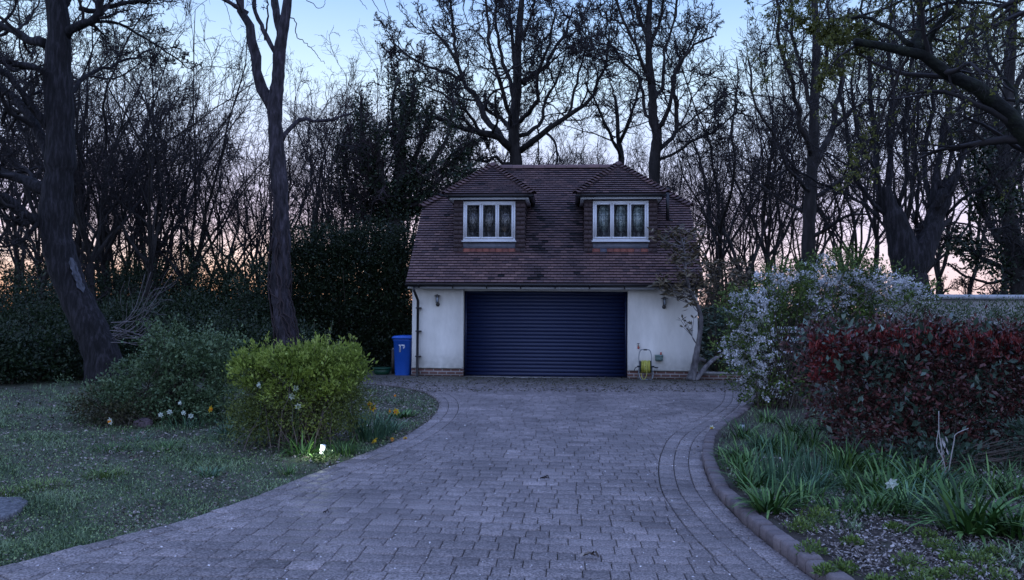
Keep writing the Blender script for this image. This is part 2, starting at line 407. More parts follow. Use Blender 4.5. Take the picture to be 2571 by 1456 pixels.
# windows
m_glass = bpy.data.materials.new('window_glass'); m_glass.use_nodes = True
nn = m_glass.node_tree.nodes; ll = m_glass.node_tree.links; nn.remove(nn['Principled BSDF'])
gl = nn.new('ShaderNodeBsdfGlossy'); gl.inputs[1].default_value = .03; tr = nn.new('ShaderNodeBsdfTransparent'); fr = nn.new('ShaderNodeFresnel'); fr.inputs[0].default_value = 1.55
tr.inputs[0].default_value = (.9, .92, .92, 1)
ms = nn.new('ShaderNodeMixShader'); ll.new(fr.outputs[0], ms.inputs[0]); ll.new(tr.outputs[0], ms.inputs[1]); ll.new(gl.outputs[0], ms.inputs[2]); ll.new(ms.outputs[0], nn['Material Output'].inputs[0])
def reflection_mat(name, a, b):  # sheet behind the glass, painted with reflected branches and pale sky
    m = bpy.data.materials.new(name); m.use_nodes = True; n = m.node_tree.nodes; l = m.node_tree.links
    t = n.new('ShaderNodeTexCoord'); nz = n.new('ShaderNodeTexNoise'); nz.inputs['Scale'].default_value = 5; l.new(t.outputs['Object'], nz.inputs['Vector'])
    v = n.new('ShaderNodeTexWave'); v.inputs['Scale'].default_value = 5; v.inputs['Distortion'].default_value = 14; v.inputs['Detail'].default_value = 4; v.inputs['Detail Scale'].default_value = 2.5
    l.new(t.outputs['Object'], v.inputs['Vector'])
    mu = n.new('ShaderNodeMath'); mu.operation = 'MULTIPLY'; l.new(nz.outputs[0], mu.inputs[0]); l.new(v.outputs['Fac'], mu.inputs[1])
    r = n.new('ShaderNodeValToRGB'); r.color_ramp.elements[0].position = .12; r.color_ramp.elements[0].color = (*a, 1); r.color_ramp.elements[1].position = .5; r.color_ramp.elements[1].color = (*b, 1)
    l.new(mu.outputs[0], r.inputs[0]); l.new(r.outputs[0], n['Principled BSDF'].inputs['Base Color']); n['Principled BSDF'].inputs['Roughness'].default_value = .9
    return m
m_cur1 = reflection_mat('dark_reflection_curtain', (.03, .03, .035), (.42, .38, .36))
m_cur2 = reflection_mat('pale_reflection_curtain', (.20, .26, .26), (.80, .86, .80))
m_glint = M('glint_slats', (.8, .75, .6), .6, emit=((1, .85, .62), 1.1))  # emissive stand-in for bright reflections in the pane
m_card = M('white_card', (.7, .75, .75), .6)
m_in = M('dark_interior', (.01, .01, .012), .9)

def dormer(uc, wW, cur, first, label):
    hw = .925; v0 = .42; zb = 3.13; zt = 4.66
    g = Geo()
    vt = (zt-EZ)/SL+EV+.1
    g.box(uc-hw+.02, uc-wW/2, v0+.015, v0+.1, zb, zt); g.box(uc+wW/2, uc+hw-.02, v0+.015, v0+.1, zb, zt)
    g.box(uc-wW/2, uc+wW/2, v0+.015, v0+.1, zb, 3.47); g.box(uc-wW/2, uc+wW/2, v0+.02, v0+.1, 4.562, zt)
    for s in (-1, 1):
        a = uc+s*(hw-.02); b = uc+s*(hw-.12); a, b = min(a, b), max(a, b)
        g.extrude_x([(v0+.105, zb), (vt, zt), (v0+.105, zt)], a, b)
    d = mk('dormer', g, m_hung, gar, local=True); d['label'] = label
    # tile-hung strips either side and cheeks
    n = 13; hh = (zt-zb-.02)/n
    for s in (-1, 1):
        g = Geo()
        for i in range(n):
            z0 = zb+i*hh
            x0, x1 = (uc-hw, uc-wW/2-.004) if s < 0 else (uc+wW/2+.004, uc+hw)
            ed = np.linspace(x0, x1, 2+(i % 2))
            for q in range(len(ed)-1):
                g.extrude_x([(v0-.026, z0-.006), (v0+.0, z0+hh), (v0+.014, z0+hh), (v0+.014, z0-.006)], ed[q]+.002, ed[q+1]-.002, .5+rt.normal()*.25)
            xo = uc+s*hw; vv = (z0-EZ)/SL+EV+.15
            y = v0+.015; odd = i % 2
            while y < vv+hh:
                y1 = y+(.165 if not odd else .09); odd = 0
                V = [(xo+s*.026, y+.002, z0-.006), (xo+s*.026, y1-.002, z0-.006), (xo, y1-.002, z0+hh), (xo, y+.002, z0+hh), (xo-s*.03, y+.002, z0-.006), (xo-s*.03, y1-.002, z0-.006), (xo-s*.03, y1-.002, z0+hh), (xo-s*.03, y+.002, z0+hh)]
                g.add(V, [(0, 1, 2, 3), (4, 7, 6, 5), (0, 4, 5, 1), (3, 2, 6, 7), (0, 3, 7, 4), (1, 5, 6, 2)], .5+rt.normal()*.25); y = y1
        mk('hung_tiles', g, m_hung, d, local=True)
    g = Geo(); g.box(uc-wW/2-.02, uc+wW/2+.02, v0-.004, v0+.013, 3.335, 3.475)
    g.extrude_x([(v0-.02, zb-.01), (v0-.16, zb-.135), (v0-.165, zb-.12), (v0-.02, zb+.03)], uc-hw, uc+hw)
    mk('lead_flashing', g, m_lead, d, local=True)
    g = Geo(); x = uc-wW/2-.16
    for i in range(10):
        ww = (wW+.32)/10; v = .55+rt.normal()*.25
        if not first and i == 2: v = 0
        if first and i < 3: v -= .3
        g.extrude_x([(v0-.028, 3.19), (v0-.006, 3.33), (v0+.01, 3.33), (v0+.01, 3.19)], x+.003, x+ww-.003, v); x += ww
    mk('red_tile_row', g, m_red, d, local=True)
    # window frame
    z0, z1 = 3.53, 4.56; ww = wW; g = Geo(); yf = v0-.03; yb = v0+.05; x0 = uc-ww/2; x1 = uc+ww/2
    g.box(x0, x1, yf, yb, z0, z0+.05); g.box(x0, x1, yf, yb, z1-.05, z1); g.box(x0, x0+.05, yf, yb, z0+.05, z1-.05); g.box(x1-.05, x1, yf, yb, z0+.05, z1-.05)
    lw = (ww-.1)/3; panes = []
    for i in range(3):
        a = x0+.05+i*lw; b = a+lw; c = a+.004; dd = b-.004; f2 = yf-.018; t = .043
        g.box(c, dd, f2, yb-.01, z0+.054, z0+.054+t); g.box(c, dd, f2, yb-.01, z1-.054-t, z1-.054)
        g.box(c, c+t, f2, yb-.01, z0+.054+t, z1-.054-t); g.box(dd-t, dd, f2, yb-.01, z0+.054+t, z1-.054-t)
        panes.append((c+t, dd-t, z0+.054+t, z1-.054-t))
    wf = mk('window_frame', g, m_upvc, d, local=True)
    for (a, b, za, zc) in panes:
        g = Geo(); g.box(a, b, v0-.012, v0-.004, za, zc); mk('window_pane', g, m_glass, d, local=True)
    g = Geo()
    for (a, b, za, zc) in panes:
        for k in (1, 2): x = a+(b-a)*k/3; g.box(x-.004, x+.004, v0-.017, v0-.0125, za, zc)
        for k in range(1, 6): z = za+(zc-za)*k/6; g.box(a, b, v0-.0172, v0-.0124, z-.004, z+.004)
    mk('leading', g, m_black, d, local=True)
    g = Geo(); g.box(x0-.03, x1+.03, v0-.09, v0+.0, z0-.035, z0-.002); mk('window_sill', g, m_upvc, d, local=True)
    g = Geo(); nb = 60; V = []
    for i in range(nb+1):
        x = x0+.03+(ww-.06)*i/nb; y = v0+.062+.010*math.sin(i*1.9)
        V += [(x, y, z0+.03), (x, y, z1)]
    g.add(V, [(2*i, 2*i+2, 2*i+3, 2*i+1) for i in range(nb)]); mk('reflection_curtain', g, cur, d, local=True)  # its pattern stands in for what the panes reflect
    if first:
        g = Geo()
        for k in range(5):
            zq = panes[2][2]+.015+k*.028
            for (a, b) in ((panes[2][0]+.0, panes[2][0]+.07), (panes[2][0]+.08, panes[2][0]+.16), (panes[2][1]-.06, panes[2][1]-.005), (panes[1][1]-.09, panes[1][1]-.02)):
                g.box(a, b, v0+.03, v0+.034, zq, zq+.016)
        o = mk('glint_slats', g, m_glint, d, local=True)  # added glowing slats, imitating bright reflected spots
        g = Geo(); g.box(panes[0][0]+.03, panes[0][0]+.09, v0+.02, v0+.03, panes[0][2]+.06, panes[0][2]+.14); mk('white_card', g, m_card, d, local=True)
    # roof of the dormer
    ew = 1.13; ve = .20; ze = 4.73; va = 1.33; za = 5.70
    g2 = Geo()
    global g_
    def pf(A, B, C, D):
        A, B, C, D = map(np.array, (A, B, C, D)); U = (B-A)/np.linalg.norm(B-A); N_ = np.cross(B-A, D-A); S = np.cross(N_, U); S /= np.linalg.norm(S)
        tile_face(g2, A, U, S, [((X-A)@U, (X-A)@S) for X in (A, B, C, D)], lambda p, v: v-.04)
    ve2 = (ze-EZ)/SL+EV+.05; va2 = (za-EZ)/SL+EV+.05
    ap = (uc, va, za)
    pf((uc-ew, ve, ze), (uc+ew, ve, ze), (uc+.001, va, za), (uc-.001, va, za))
    pf((uc-ew, ve2, ze), (uc-ew, ve, ze), (uc, va, za), (uc, va2, za))
    pf((uc+ew, ve, ze), (uc+ew, ve2, ze), (uc, va2, za), (uc, va, za))
    for pts in ([(uc-ew, ve, ze), (uc+ew, ve, ze), ap], [(uc-ew, ve2, ze), (uc-ew, ve, ze), ap, (uc, va2, za)], [(uc+ew, ve, ze), (uc+ew, ve2, ze), (uc, va2, za), ap]):
        n = len(pts); T = np.array(pts, float)-(0, 0, e); B = T-(0, 0, .05)
        g2.add(np.vstack([T, B]), [tuple(range(n)), tuple(range(2*n-1, n-1, -1))]+[(i, n+i, n+(i+1) % n, (i+1) % n) for i in range(n)], .2)
    bonnets(g2, (uc-ew-.02, ve-.02, ze), ap, r=.10); bonnets(g2, (uc+ew+.02, ve-.02, ze), ap, r=.10)
    for i in range(4):
        V = []
        for y in (va-.08+i*.32, va+.235+i*.32):
            for k in range(7):
                a = PI*k/6; V.append((uc+.12*math.cos(a), y, za-.05+.125*math.sin(a)))
        g2.add(V, [(k, k+7, k+8, k+1) for k in range(6)]+([tuple(range(7))] if i == 0 else []), .5)
    mk('dormer_roof', g2, m_tile, d, local=True)
    g = Geo(); a, b = uc-ew+.1, uc+ew-.1
    g.box(a, b, ve+.08, ve+.1, 4.592, 4.655); g.box(a, b, ve+.102, v0+.014, 4.62, 4.66)
    for s in (-1, 1):
        x = uc+s*(ew-.1); xa, xb = (x-.02, x) if s > 0 else (x, x+.02)
        g.box(xa, xb, ve+.103, ve2-.1, 4.592, 4.617)
        xa, xb = (x-.13, x-.022) if s > 0 else (x+.022, x+.13)
        g.box(xa, xb, v0+.02, ve2-.1, 4.6, 4.616)
    mk('dormer_fascia', g, m_upvc, d, local=True)
    g = Geo(); q = [(ve+.03+.055*math.cos(t), ze-.03+.06*math.sin(t)) for t in np.linspace(PI, 2*PI, 7)]
    g.extrude_x(q, uc-ew-.02, uc+ew+.02)
    for s in (-1, 1):
        x = uc+s*(ew-.035); V = []
        for y in (ve-.02, ve2+.0):
            for t in np.linspace(PI, 2*PI, 7): V.append((x+.055*math.cos(t), y, ze-.03+.06*math.sin(t)))
        g.add(V, [(k, k+1, k+8, k+7) for k in range(6)]+[tuple(range(7)), tuple(range(13, 6, -1)), (0, 7, 13, 6)])
    mk('dormer_gutter', g, m_black, d, local=True)
dormer(1.92, 1.36, m_cur1, True, 'left dormer with added glowing slats for bright reflections low in its window')
dormer(5.32, 1.42, m_cur2, False, 'right dormer beside the black flue pipe')

# lanterns on the piers, each a thing of its own
m_steel = M('weathered_steel', [(.06, .055, .05), (.16, .15, .14)], .45, noise=40, metal=.6)
m_clear = M('lantern_glass', (.30, .34, .38), .15, spec=.6)
def lantern(u, z, label):
    o = uvz(u, -.0, z); t = thing('wall_lantern', o, label, 'wall light', 'wall lanterns on the garage piers', rz=YAW)
    g = Geo()
    V = []
    for y in (-.002, -.025):
        for k in range(14): V.append((.05*math.cos(k*PI/7), y, -.10+.05*math.sin(k*PI/7)))
    g.add(V, [tuple(range(13, -1, -1)), tuple(range(14, 28))]+[(k, (k+1) % 14, 14+(k+1) % 14, 14+k) for k in range(14)])
    g.tube([(0, -.02, -.10), (0, -.08, -.10), (0, -.10, -.05)], .012, 8)
    mk('mounting_plate', g, m_steel, t, local=True)
    g = Geo(); g.lathe([(.033, -.05), (.033, .10)], (0, -.10, 0), 10); mk('glass_tube', g, m_clear, t, local=True, smooth=True)
    g = Geo()
    for a in (.8, 2.4, 3.9, 5.5): g.tube([(.042*math.cos(a), -.10+.042*math.sin(a), -.05), (.042*math.cos(a), -.10+.042*math.sin(a), .11)], .005, 5)
    g.lathe([(.045, -.06), (.045, -.045)], (0, -.10, 0), 12)
    mk('cage', g, m_steel, t, local=True)
    g = Geo(); g.lathe([(.095, .105), (.085, .118), (.03, .14), (.012, .155)], (0, -.10, 0), 14); mk('lamp_hat', g, m_steel, t, local=True)
lantern(.66, 1.96, 'small steel wall lantern on the white pier between downpipe and garage door')
lantern(6.37, 1.93, 'small steel wall lantern on the right white pier above the hose reel')

# green tap box and little red-topped hook on the right pier
m_gbox = M('green_box', [(.12, .19, .17), (.17, .25, .22)], .5, noise=10)
m_redp = M('red_plastic', (.45, .07, .05), .5)
t = thing('meter_box', uvz(6.24, 0, .56), 'small grey green box with rounded lid on the white wall right of the hose reel', 'box', rz=YAW)
g = Geo(); g.extrude_x([(-.002, -.07), (-.085, -.07), (-.10, -.05), (-.10, .03), (-.075, .055), (-.002, .06)], -.09, .09); mk('box_body', g, m_gbox, t, local=True)
g = Geo(); g.extrude_x([(-.0, .062), (-.08, .062), (-.105, .03), (-.112, .03), (-.085, .072), (-.0, .078)], -.098, .098); mk('box_lid', g, m_gbox, t, local=True)
g = Geo(); g.tube([(.05, -.04, .07), (.05, -.04, .12)], .018, 8); g.box(.03, .07, -.055, -.025, .12, .14); mk('red_valve', g, m_redp, t, local=True)
t = thing('garden_tap', uvz(5.73, 0, .85), 'small red topped tap high on the wall above the hose reel', 'tap', rz=YAW)
g = Geo(); g.tube([(0, -.002, 0), (0, -.06, 0), (0, -.075, -.05)], .016, 8); g.lathe([(.03, 0), (.03, .008)], (0, -.05, -.002), 8); mk('tap_body', g, M('brass', (.35, .16, .08), .4, metal=.7), t, local=True)
g = Geo(); g.tube([(0, -.045, .015), (0, -.045, .055)], .008, 6); g.box(-.03, .03, -.053, -.037, .055, .068); mk('tap_handle', g, m_black, t, local=True)
g = Geo(); g.lathe([(.02, -.07), (.03, -.04), (.02, -.02)], (0, -.075, 0), 8); mk('tap_connector', g, m_redp, t, local=True)

# hose reel
m_hose = M('yellow_hose', [(.45, .42, .06), (.62, .60, .14)], .5, attr=True)
m_frame = M('reel_frame', (.25, .27, .28), .35, metal=.5)
m_dk = M('dark_plastic', (.02, .025, .03), .5)
o = uvz(5.88, -.30, .034); t = thing('hose_reel', o, 'yellow garden hose wound on a tubular steel reel beside the garage door', 'hose reel', rz=YAW)
g = Geo(); w2 = .155
def arc_path(y): return [(-w2, y-.10, .0), (-w2, y, .40)]
g.tube(smooth_line([(-w2+.01, .03, .30), (-w2, .06, .55), (-w2+.03, .07, .70), (-w2+.09, .07, .735), (w2-.09, .07, .735), (w2-.03, .07, .70), (w2, .06, .55), (w2-.01, .03, .30)], 5), .011, 8)
g.tube(smooth_line([(-w2+.0, .05, .36), (-w2-.0, .0, .15), (-w2+.03, -.06, .03), (-w2+.07, -.08, .012), (w2-.07, -.08, .012), (w2-.0, -.06, .03), (w2+.03, .0, .15), (w2, .05, .36)], 5), .012, 8)
g.tube([(-w2, .05, .34), (-w2-.02, .16, .012), (w2+.02, .16, .012), (w2, .05, .34)], .011, 8)
mk('frame', g, m_frame, t, local=True, smooth=True)
g = Geo()
for s in (-1, 1):
    V = []
    for x in (s*.12, s*.135):
        for k in range(20): V.append((x, .03+.15*math.cos(k*PI/10), .32+.15*math.sin(k*PI/10)))
    g.add(V, [tuple(range(20)), tuple(range(39, 19, -1))]+[(k, 20+k, 20+(k+1) % 20, (k+1) % 20) for k in range(20)])
g.tube([(-.2, .03, .32), (.22, .03, .32)], .02, 8); g.box(-.04, .04, .055, .085, .715, .75)
mk('drum', g, m_dk, t, local=True)
g = Geo(); g.tube([(.2, .03, .32), (.24, .03, .30), (.24, .0, .30)], .012, 6); g.tube([(.235, .02, .30), (.31, .02, .30)], .016, 8); mk('crank_handle', g, m_dk, t, local=True)
g = Geo(); rh = np.random.default_rng(3)
for k in range(34):
    x = -.108+.216*((k*.37) % 1); r = .11+.05*rh.random(); a = np.linspace(0, 2*PI, 25)
    pts = np.stack([x+.012*np.sin(a+k), .03+r*np.cos(a), .32+r*np.sin(a)], 1); g.tube(pts, .0075, 6, rh.random())
g.tube(smooth_line([(.0, -.12, .36), (.02, -.135, .2), (.0, -.13, .08), (-.05, -.12, .02), (-.09, -.08, .05), (-.11, .0, .17)], 6), .0075, 6, .7)
mk('hose', g, m_hose, t, local=True, smooth=True)
g = Geo(); g.tube(smooth_line([(-.14, .03, .31), (-.2, .02, .31), (-.25, -.0, .28), (-.28, .0, .2)], 5), .009, 6); mk('feed_hose', g, m_dk, t, local=True)

# wheelie bin
m_bin = M('blue_bin', [(.010, .085, .42), (.016, .115, .52)], .42, noise=3, spec=.5)
m_wp = M('white_paint', (.75, .78, .8), .6)
ob = G(1014, 942); ob = np.array((ob[0]-.01, ob[1], 0))
t = thing('wheelie_bin', ob, 'blue wheelie bin with white painted marks beside the left corner of the garage', 'wheelie bin', rz=YAW*.5)
g = Geo(); hb, ht = (.19, .22), (.245, .27); V = []
for z, (a, b) in ((0, hb), (.0, hb), (.90, (.235, .26)), (.91, ht), (.965, ht)):
    for x, y in ((-1, -.8), (-.8, -1), (.8, -1), (1, -.8), (1, .8), (.8, 1), (-.8, 1), (-1, .8)): V.append((x*a, y*b, z))
g.add(V, [tuple(range(7, -1, -1))]+[(8*j+i, 8*j+(i+1) % 8, 8*(j+1)+(i+1) % 8, 8*(j+1)+i) for j in range(1, 4) for i in range(8)]+[tuple(32+i for i in range(8))])
mk('bin_body', g, m_bin, t, local=True)
g = Geo(); V = []
for z, a, b in ((.968, .265, .30), (1.005, .265, .30), (1.035, .22, .25), (1.045, .12, .15)):
    for x, y in ((-1, -.9), (-.9, -1), (.9, -1), (1, -.9), (1, .9), (.9, 1), (-.9, 1), (-1, .9)): V.append((x*a, y*b-.01, z))
g.add(V, [tuple(range(7, -1, -1))]+[(8*j+i, 8*j+(i+1) % 8, 8*(j+1)+(i+1) % 8, 8*(j+1)+i) for j in range(3) for i in range(8)]+[tuple(24+i for i in range(8))])
lid = mk('bin_lid', g, m_bin, t, local=True)
g = Geo(); g.tube([(-.16, .29, 1.0), (-.16, .34, 1.03), (.16, .34, 1.03), (.16, .29, 1.0)], .015, 7); mk('lid_handle', g, m_bin, lid, local=True)
for s in (-1, 1):
    g = Geo(); V = []
    for x in (s*.20, s*.25):
        for k in range(16): V.append((x, .2+.1*math.cos(k*PI/8), .1+.1*math.sin(k*PI/8)))
    g.add(V, [tuple(range(16)), tuple(range(31, 15, -1))]+[(k, 16+k, 16+(k+1) % 16, (k+1) % 16) for k in range(16)]); mk('wheel', g, m_dk, t, local=True)
g = Geo()
def fz(z): return -(.22+.04*z/.9)-.006
def mark(q): 
    n = len(q); V = [(x, fz(z), z) for x, z in q]+[(x, fz(z)+.004, z) for x, z in q]
    g.add(V, [tuple(range(n)), tuple(range(2*n-1, n-1, -1))]+[(i, n+i, n+(i+1) % n, (i+1) % n) for i in range(n)])
mark([(-.075, .62), (-.035, .62), (-.035, .81), (-.085, .81), (-.085, .78), (-.07, .78)])
mark([(-.02, .775), (.07, .77), (.07, .81), (-.02, .815)])
mark([(.035, .70), (.06, .72), (.072, .755), (.072, .768), (.045, .768), (.04, .745), (.02, .735)])
mk('painted_mark', g, m_wp, t, local=True)
# ================================================================ GROUND, DRIVEWAY
R = np.random.default_rng(11)
m_ground = M('soil_ground', [(.028, .026, .018), (.055, .064, .038), (.085, .10, .058)], .95, noise=1.6, bump=(9, .05))
m_bed = M('bed_soil', [(.022, .018, .015), (.05, .040, .032), (.07, .07, .045)], .95, noise=5, bump=(30, .03))
m_joint = M('joint_sand', [(.045, .048, .028), (.11, .095, .08)], .95, noise=6)
g = Geo(); g.add([(-400, -60, 0), (400, -60, 0), (400, 700, 0), (-400, 700, 0)], [(0, 1, 2, 3)])
tag(mk('ground', g, m_ground, org=(0, 0, 0)), 'dark soil and leaf covered ground reaching away under the trees', 'ground', kind='structure')

LBp = [G(x, y)[:2] for x, y in ((-420, 1560), (-150, 1478), (0, 1437), (220, 1377), (440, 1322), (620, 1262), (740, 1215), (850, 1172), (950, 1133), (1015, 1100), (1075, 1062), (1100, 1030), (1096, 1006), (1062, 986), (1000, 973), (930, 966), (820, 962), (700, 960))]
RBp = [G(x, y)[:2] for x, y in ((2230, 1610), (2120, 1525), (2026, 1456), (1965, 1406), (1893, 1348), (1832, 1290), (1790, 1240), (1768, 1185), (1765, 1145), (1775, 1110), (1805, 1080), (1850, 1050), (1878, 1022), (1880, 995), (1870, 970), (1868, 954))]
LB = resample(smooth_line(LBp, 8), 320); RB = resample(smooth_line(RBp, 8), 240)
def normals(L_, s):
    T = np.gradient(L_, axis=0); T /= np.linalg.norm(T, axis=1, keepdims=True); return np.stack([T[:, 1]*s, -T[:, 0]*s], 1)
LN = normals(LB, 1); RN = normals(RB, -1)       # both point onto the paving
def sd(Q, L_, N_):
    Q = np.atleast_2d(Q)[:, :2]; out = np.empty(len(Q)); ix = np.empty(len(Q), int)
    for a in range(0, len(Q), 4000):
        q = Q[a:a+4000]; d = ((q[:, None]-L_[None])**2).sum(2); i = d.argmin(1)
        out[a:a+4000] = ((q-L_[i])*N_[i]).sum(1); ix[a:a+4000] = i
    return out, ix
def uv_of(Q):
    x = Q[:, 0]+2.55; y = Q[:, 1]-18.96; c, s = math.cos(YAW), math.sin(YAW)
    return x*c+y*s, -x*s+y*c
g = Geo(); wl = [tuple(p) for p in LB]+[uvz(-4.2, -.4)[:2], uvz(-4.2, .8)[:2], uvz(-.05, .8)[:2], uvz(-.05, .05)[:2], uvz(LW, .05)[:2], uvz(8.4, .05)[:2]]+[tuple(p) for p in RB[::-1]]
g.add([(x, y, .015) for x, y in wl], [tuple(range(len(wl)-1, -1, -1))])
drive = tag(mk('driveway_bedding', g, m_joint, org=(0, 0, 0)), 'dark mossy jointing sand showing between the block pavers', 'driveway', kind='structure')

# paver material: pinkish grey blocks, speckled; moss over the strip near the garage
m_pav = bpy.data.materials.new('block_paver'); m_pav.use_nodes = True
n = m_pav.node_tree.nodes; l = m_pav.node_tree.links; b = n['Principled BSDF']; b.inputs['Roughness'].default_value = .62; b.inputs['Specular IOR Level'].default_value = .45
at = n.new('ShaderNodeAttribute'); at.attribute_name = 'v'; r = n.new('ShaderNodeValToRGB'); e_ = r.color_ramp.elements
e_[0].color = (.135, .112, .108, 1); e_[1].color = (.34, .285, .275, 1); q = e_.new(.5); q.color = (.218, .186, .180, 1); l.new(at.outputs['Fac'], r.inputs[0])
tc = n.new('ShaderNodeTexCoord'); sp_ = n.new('ShaderNodeTexNoise'); sp_.inputs['Scale'].default_value = 75; sp_.inputs['Detail'].default_value = 3; l.new(tc.outputs['Object'], sp_.inputs['Vector'])
mr = n.new('ShaderNodeMapRange'); mr.inputs[1].default_value = .35; mr.inputs[2].default_value = .7; mr.inputs[3].default_value = .42; mr.inputs[4].default_value = 1.75; l.new(sp_.outputs[0], mr.inputs[0])
mu = n.new('ShaderNodeMix'); mu.data_type = 'RGBA'; mu.blend_type = 'MULTIPLY'; mu.inputs[0].default_value = 1; l.new(r.outputs[0], mu.inputs[6]); l.new(mr.outputs[0], mu.inputs[7])
big = n.new('ShaderNodeTexNoise'); big.inputs['Scale'].default_value = 1.1; big.inputs['Detail'].default_value = 5; l.new(tc.outputs['Object'], big.inputs['Vector'])
mb = n.new('ShaderNodeMapRange'); mb.inputs[1].default_value = .3; mb.inputs[2].default_value = .7; mb.inputs[3].default_value = .62; mb.inputs[4].default_value = 1.14; l.new(big.outputs[0], mb.inputs[0])
m2 = n.new('ShaderNodeMix'); m2.data_type = 'RGBA'; m2.blend_type = 'MULTIPLY'; m2.inputs[0].default_value = 1; l.new(mu.outputs[2], m2.inputs[6]); l.new(mb.outputs[0], m2.inputs[7])
sx = n.new('ShaderNodeSeparateXYZ'); l.new(tc.outputs['Object'], sx.inputs[0])
m3 = n.new('ShaderNodeMath'); m3.operation = 'MULTIPLY_ADD'; l.new(big.outputs[0], m3.inputs[0]); m3.inputs[1].default_value = 5.5; l.new(sx.outputs[1], m3.inputs[2])
m4 = n.new('ShaderNodeMapRange'); m4.inputs[1].default_value = 18.6; m4.inputs[2].default_value = 21.2; m4.inputs[4].default_value = .85; l.new(m3.outputs[0], m4.inputs[0])
m5 = n.new('ShaderNodeMix'); m5.data_type = 'RGBA'; m5.inputs[7].default_value = (.05, .050, .032, 1); l.new(m4.outputs[0], m5.inputs[0]); l.new(m2.outputs[2], m5.inputs[6])
l.new(m5.outputs[2], b.inputs['Base Color'])
bp = n.new('ShaderNodeBump'); bp.inputs['Distance'].default_value = .0025; l.new(sp_.outputs[0], bp.inputs['Height']); l.new(bp.outputs[0], b.inputs['Normal'])

def block(g, q, zt, v, bev=.0045, z0=.004, tilt=(0, 0)):
    q = np.array(q); c = q.mean(0); k = len(q); d = q-c; ln = np.linalg.norm(d, axis=1, keepdims=True)
    inn = c+d*np.clip(1-bev*1.4/np.maximum(ln, .02), .3, 1)
    h = lambda p: zt+(p-c)@np.array(tilt)
    V = np.vstack([np.c_[q, np.full(k, z0)], np.c_[q, h(q)-bev], np.c_[inn, h(inn)]])
    g.add(V, [tuple(range(2*k, 3*k))]+[(a*k+i, a*k+(i+1) % k, (a+1)*k+(i+1) % k, (a+1)*k+i) for a in (0, 1) for i in range(k)], v)
rows = []; v = -16.8; ws = np.array([.115, .168, .222])
while v < -.012:
    h = .160; u = -4.6-R.random()*.2
    while u < 8.6:
        wd = R.choice(ws, p=[.18, .4, .42]); rows.append((u, v, wd, h)); u += wd
    v += h
rows = np.array(rows); cu = rows[:, 0]+rows[:, 2]/2; cv = rows[:, 1]+rows[:, 3]/2
cs_, sn_ = math.cos(YAW), math.sin(YAW)
cx = -2.55+cu*cs_-cv*sn_; cy = 18.96+cu*sn_+cv*cs_
dl, il = sd(np.c_[cx, cy], LB, LN); dr, ir = sd(np.c_[cx, cy], RB, RN)
BWL = .34; BWR = .46
g = Geo()
def undul(x, y): return .004*math.sin(x*1.7+y*.6)+.003*math.sin(y*2.3-x*.9)
for k in range(len(rows)):
    u, v, wd, h = rows[k]
    if dl[k] < BWL-.16 or dr[k] < BWR-.16: continue
    j = .0034
    q = [(u+j, v+j), (u+wd-j, v+j), (u+wd-j, min(v+h-j, -.012)), (u+j, min(v+h-j, -.012))]
    q = [(-2.55+a*cs_-b_*sn_, 18.96+a*sn_+b_*cs_) for a, b_ in q]
    if dl[k] < BWL+.2:
        nn_ = -LN[il[k]]; q = clip(q, nn_[0], nn_[1], nn_@LB[il[k]]-BWL-.004)
    if len(q) > 2 and dr[k] < BWR+.2:
        nn_ = -RN[ir[k]]; q = clip(q, nn_[0], nn_[1], nn_@RB[ir[k]]-BWR-.004)
    if len(q) > 2:
        block(g, q, .034+undul(cx[k], cy[k])+R.normal()*.0012, np.clip(.5+R.normal()*.13, 0, 1), tilt=R.normal(size=2)*.010)
def border(g, L_, N_, o0, wd, ln, jig=.004, zz=.034):
    s = np.r_[0, np.cumsum(np.linalg.norm(np.diff(L_+N_*(o0+wd/2), axis=0), axis=1))]
    t = R.random()*ln
    while t+ln < s[-1]:
        f = lambda q, o: [np.interp(q, s, L_[:, i]+N_[:, i]*o) for i in (0, 1)]
        a, b_ = t+.003, t+ln-.003; sk = R.normal()*.003
        q = [f(a, o0+.002), f(a+sk, o0+wd-.002), f(b_+sk, o0+wd-.002), f(b_, o0+.002)]
        A = sum(q[i][0]*q[(i+1) % 4][1]-q[(i+1) % 4][0]*q[i][1] for i in range(4))
        if A < 0: q = q[::-1]
        c = np.mean(q, 0); block(g, q, zz+undul(*c)+R.normal()*.002, np.clip(.54+R.normal()*.13, 0, 1), tilt=R.normal(size=2)*.014)
        t += ln
border(g, LB, LN, 0, .165, .205); border(g, LB, LN, .17, .165, .165)
border(g, RB, RN, .0, .15, .165); border(g, RB, RN, .153, .15, .165); border(g, RB, RN, .306, .15, .165)
drv = tag(mk('driveway', g, m_pav, org=(0, 0, 0)), 'pinkish grey block paved driveway with curved sett borders', 'driveway', kind='structure')
